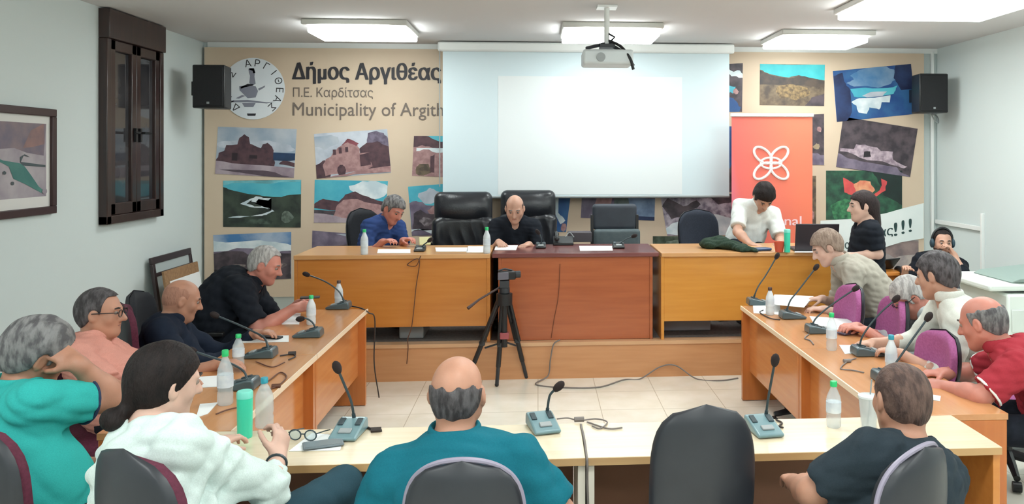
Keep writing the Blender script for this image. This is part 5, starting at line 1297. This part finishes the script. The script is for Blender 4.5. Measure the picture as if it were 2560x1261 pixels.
g.tube([(-.009, 0, .026), (.009, 0, .026)], .0025, 6)
g.build('glasses_frame', m_micd, gl)
for q in (1, -1): MB().prism([V(q * .032 + .022 * math.cos(t), -.0008, .022 + .018 * math.sin(t)) for t in [k * math.pi / 8 for k in range(16)]], V(0, .0015, 0)).build('lens', clear_mat('lens', (190, 214, 216), .35), gl)
# phone in the hands of person in blue, black phone of the heavyset person
c = V(*aty(1062, 603, 7.32)); o = MB().cbox((0, 0, 0), (.10, .012, .07), rz=.3, rx=-.3).build('phone', mat('phone_yellowish', (206, 204, 150), .3), None, tuple(c), bevel=.004); tag(o, 'pale yellow phone held up by the person in blue', 'phone')
c = V(*aty(775, 744, 5.78)); o = MB().cbox((0, 0, 0), (.13, .07, .01), rz=.2).build('phone', m_black, None, tuple(c), bevel=.004); tag(o, 'black phone held by the heavyset person in black', 'phone')
c = onz(676, 847, ZT); o = MB().cbox((0, 0, .008), (.05, .15, .012), rz=1.2).build('phone', m_black, None, (c[0], c[1], ZT + .002), bevel=.004); tag(o, 'black phone lying behind the white sheet on the left tables', 'phone')
c = onz(2120, 836, ZT); o = MB().cbox((0, 0, .008), (.14, .07, .011), rz=.5).build('phone', mat('phone_dark', (70, 66, 84), .2), None, (c[0], c[1], ZT + .0035), bevel=.004); tag(o, 'dark phone at the edge of the papers on the right tables', 'phone')

# ---------------------------------------------------------------- laptop, jacket, computer gear
def laptop(px, py, z, label, w, rz, tilt=-.25, m=None):
    c = onz(px, py, z); root = thing('laptop', label, 'laptop', (c[0], c[1], z + .001), rz)
    MB().box((-w / 2, -.005, 0), (w / 2, .24, .018)).build('keyboard_base', m_dark, root, bevel=.005)
    M = Matrix.Rotation(tilt, 4, 'X'); MB().box((-w / 2, -.012, .012), (w / 2, 0, .24), 0, M).build('screen_lid', m or mat('laptop_lid', (48, 42, 48), .4), root, bevel=.005)
laptop(2040, 629, ZD, 'dark laptop with its lid towards the room on the right platform desk', .36, -.08, tilt=.2)
mon = thing('laptop', 'black open laptop on the small corner desk', 'laptop', (3.30, 7.72, .7205), rz=math.pi + .5)
MB().box((-.17, -.24, 0), (.17, 0, .02)).build('keyboard_base', m_dark, mon, bevel=.004)
MB().box((-.17, 0, .01), (.17, .014, .15), 0, Matrix.Rotation(-.7, 4, 'X')).build('screen_lid', m_black, mon, bevel=.005)
dev = thing('mixer', 'black sound mixer lying on the small corner desk', 'audio mixer', (2.96, 7.62, .7205))
MB().prism([V(-.16, -.09, 0), V(-.16, .1, 0), V(-.16, .1, .09), V(-.16, -.09, .04)], V(.32, 0, 0)).build('mixer_body', m_black, dev, bevel=.006)
for k in range(6): MB().tube([(-.12 + .048 * k, -.02, .055), (-.12 + .048 * k, -.025, .075)], .011, 8).build('knob', m_grey, dev)
# dark green jacket in a heap
c0, c1 = onz(1765, 622, ZD), onz(1868, 630, ZD)
s = SDF(.05)
for (px, py, rr, zz) in ((1775, 622, .07, .045), (1800, 620, .08, .055), (1822, 624, .075, .045), (1848, 628, .055, .028), (1866, 630, .04, .02), (1885, 629, .03, .012)):
    c = onz(px, py, ZD); s.el(c + V(0, .05, zz * .8), (rr * 1.1, .12, zz))
cm = onz(1815, 624, ZD)
def crumple(D, X, Y, Z): return np.maximum(D + .008 * np.sin(X * 42 + 4 * np.sin(Y * 20)) * np.sin(Y * 38 + Z * 60), (ZD + .001) - Z + 0 * D)
o = sdf_object('jacket', s, .008, cloth('jacket_green', (48, 66, 52), (36, 50, 42), 14), None, (cm[0], cm[1], ZD), crumple); o.location = (cm[0], cm[1], ZD); tag(o, 'dark green jacket heaped on the right platform desk', 'jacket')
c = onz(1905, 628, ZD); s = SDF(.01); s.rb((0, .03, .012), (.09, .05, .012), .01); o = sdf_object('tablet', s, .005, mat('tablet_blue', (40, 70, 110), .3)); o.location = (c[0], c[1], ZD + .001); o.rotation_euler = (0, 0, .3); tag(o, 'dark blue tablet under the hands of the person in white', 'tablet')
c = onz(1408, 612, ZD); pr = thing('desk_phone', 'black desk telephone on the cherry desk', 'telephone', (c[0], c[1], ZD + .0005))
MB().prism([V(-.09, -.08, 0), V(-.09, .08, 0), V(-.09, .08, .07), V(-.09, -.08, .025)], V(.18, 0, 0)).build('phone_base', m_black, pr, bevel=.006)
MB().tube([(-.06, -.07, .07), (-.06, .06, .10)], .018, 8).ball((-.06, -.07, .06), .024).ball((-.06, .06, .09), .024).build('handset', m_black, pr)
for i in range(3): MB().tube(curve_pts([(.02, .06, .06), (.06, .09, .1), (.1, .06, .06)], 8), .004, 5).build('cord', m_grey, pr) if i == 0 else None
c = onz(1450, 606, ZD); o = MB().box((-.11, -.08, 0), (.11, .08, .09)).build('file_box', mat('file_box', (74, 68, 74), .6), None, (c[0], c[1] + .08, ZD + .0005), bevel=.006); tag(o, 'dark grey box at the back of the cherry desk, left of the headrest chair', 'box')

# ---------------------------------------------------------------- cables
m_cable = mat('cable_black', (52, 44, 42), .6); m_cableg = mat('cable_grey', (120, 112, 108), .6)
def cable(pts, label, r=.004, m=None, name='cable', plug=None):
    P = [np.asarray(p, float) for p in pts]; o = MB().tube(curve_pts(P, 12 * len(P)), r, 6)
    if plug is not None:
        q = P[plug]; o.tube([q + V(-.02, 0, .004), q + V(.02, .004, .004)], .011, 8)
    return tag(o.build(name, m or m_cable), label, 'cable')
tz = lambda px, py, z=ZT + .005: onz(px, py, z)
cable([tz(1392, 1048), tz(1420, 1046), tz(1448, 1052), tz(1490, 1048), tz(1518, 1056), tz(1500, 1072), tz(1480, 1066)], 'thin looped cable right of the bent-necked microphone on the front table', .003, m_cableg, plug=2)
cable([tz(1468, 1056), tz(1520, 1072), tz(1556, 1070)], 'short cable end on the right front table', .0035, m_cableg)
cable([tz(1452, 1062), tz(1460, 1095), tz(1466, 1138), onz(1468, 1145, ZT + .004) + V(0, -.006, -.02), aty(1468, 1200, 3.025), aty(1470, 1262, 3.02)], 'grey cable dropping over the front edge between the two front tables', .0045, m_cableg)
cable([tz(908, 1066), tz(925, 1072), tz(940, 1078), tz(955, 1077)], 'dark knotted cable end right of the left front microphone', .005, m_cable, plug=2)
cable([tz(1940, 1050), tz(1955, 1058), tz(1948, 1066), tz(1958, 1070)], 'short cable behind the right front microphone', .004, m_cable)
cable([tz(632, 968), tz(668, 955), tz(700, 932), tz(716, 944), tz(690, 968), tz(650, 976)], 'looped cable on the near left table beside the slate microphone', .0035, mat('cable_brown', (96, 58, 40), .6), plug=4)
cable([tz(700, 890), tz(730, 886), tz(738, 892), tz(722, 900)], 'cable end right of the middle left microphone', .004, m_cable, plug=1)
cable([tz(640, 905), tz(680, 918), tz(712, 906)], 'thin brown cable on the left tables below the middle microphone', .003, MATS['cable_brown'])
cable([tz(540, 1036), tz(566, 1026), tz(598, 1018)], 'thin brown cable by the elbow of the person in the blouse', .003, MATS['cable_brown'])
cable([tz(880, 766), tz(905, 772), onz(918, 776, ZT + .004) + V(.012, 0, -.02), onz(930, 800, .62) + V(.02, 0, 0), V(-1.20, 6.12, .3), V(-1.18, 6.2, .02)], 'dark cable hanging off the platform end of the left tables', .005, m_cable)
cable([tz(1950, 800), tz(1925, 796), tz(1900, 782), tz(1908, 776)], 'cable looping left of the far right microphone', .004, m_cable)
cable([tz(2022, 836), tz(2012, 846), tz(2026, 852), tz(2034, 862)], 'cable trailing from the middle right microphone', .004, m_cableg)
cable([tz(2140, 896), tz(2118, 905), tz(2102, 922), tz(2130, 926), tz(2160, 932)], 'tangled cable below the near right microphone', .0035, m_cableg, plug=1)
yd = 6.695
cable([aty(1052, 640, 6.70), aty(1040, 665, yd), aty(1018, 662, yd), aty(1048, 650, yd), aty(1040, 720, 6.70), aty(1030, 812, 6.70), V(-1.05, 6.72, .34), V(-1.04, 6.67, .28), V(-1.05, 6.668, .15)], 'thin cable hanging down the front of the orange platform desk', .004, MATS['cable_brown'])
cable([aty(1400, 850, 6.66), aty(1384, 862, 6.66), aty(1376, 900, 6.66), aty(1370, 940, 6.66), onz(1340, 962, .006), onz(1420, 970, .006), onz(1500, 968, .006), onz(1560, 950, .006), onz(1600, 948, .006), aty(1650, 918, 6.668), aty(1690, 915, 6.668), onz(1742, 948, .006), onz(1800, 952, .006), onz(1845, 946, .006)], 'long grey cable running along the floor before the platform', .006, m_cableg)
cable([tz(1830, 632, ZD + .004), tz(1836, 638, ZD + .004)] + [aty(1942, 640, 6.69), aty(1925, 680, 6.69), aty(1900, 720, 6.69)], 'dark cable crossing the front of the right platform desk', .004, m_cable) if False else None
cable([aty(1400, 660, 6.755), aty(1396, 740, 6.755), aty(1385, 800, 6.755), aty(1378, 846, 6.755)], 'faint cable down the cherry desk front', .003, mat('cable_cherry', (104, 56, 36), .6))
# wristwatch of the woman
wj = w_j; W = wj['AR'][1][2]; E = wj['AR'][1][1]; d = nrm(W - E); x = nrm(np.cross(d, V(0, 0, 1))); y = np.cross(d, x); cc = W - d * .03
wt = MB().tube([cc + .032 * (math.cos(t) * x + math.sin(t) * y) for t in [k * math.pi / 10 for k in range(21)]], .006, 6).build('wristwatch', m_micd)
tag(wt, 'dark wristwatch on the arm of the person in the white blouse', 'watch')
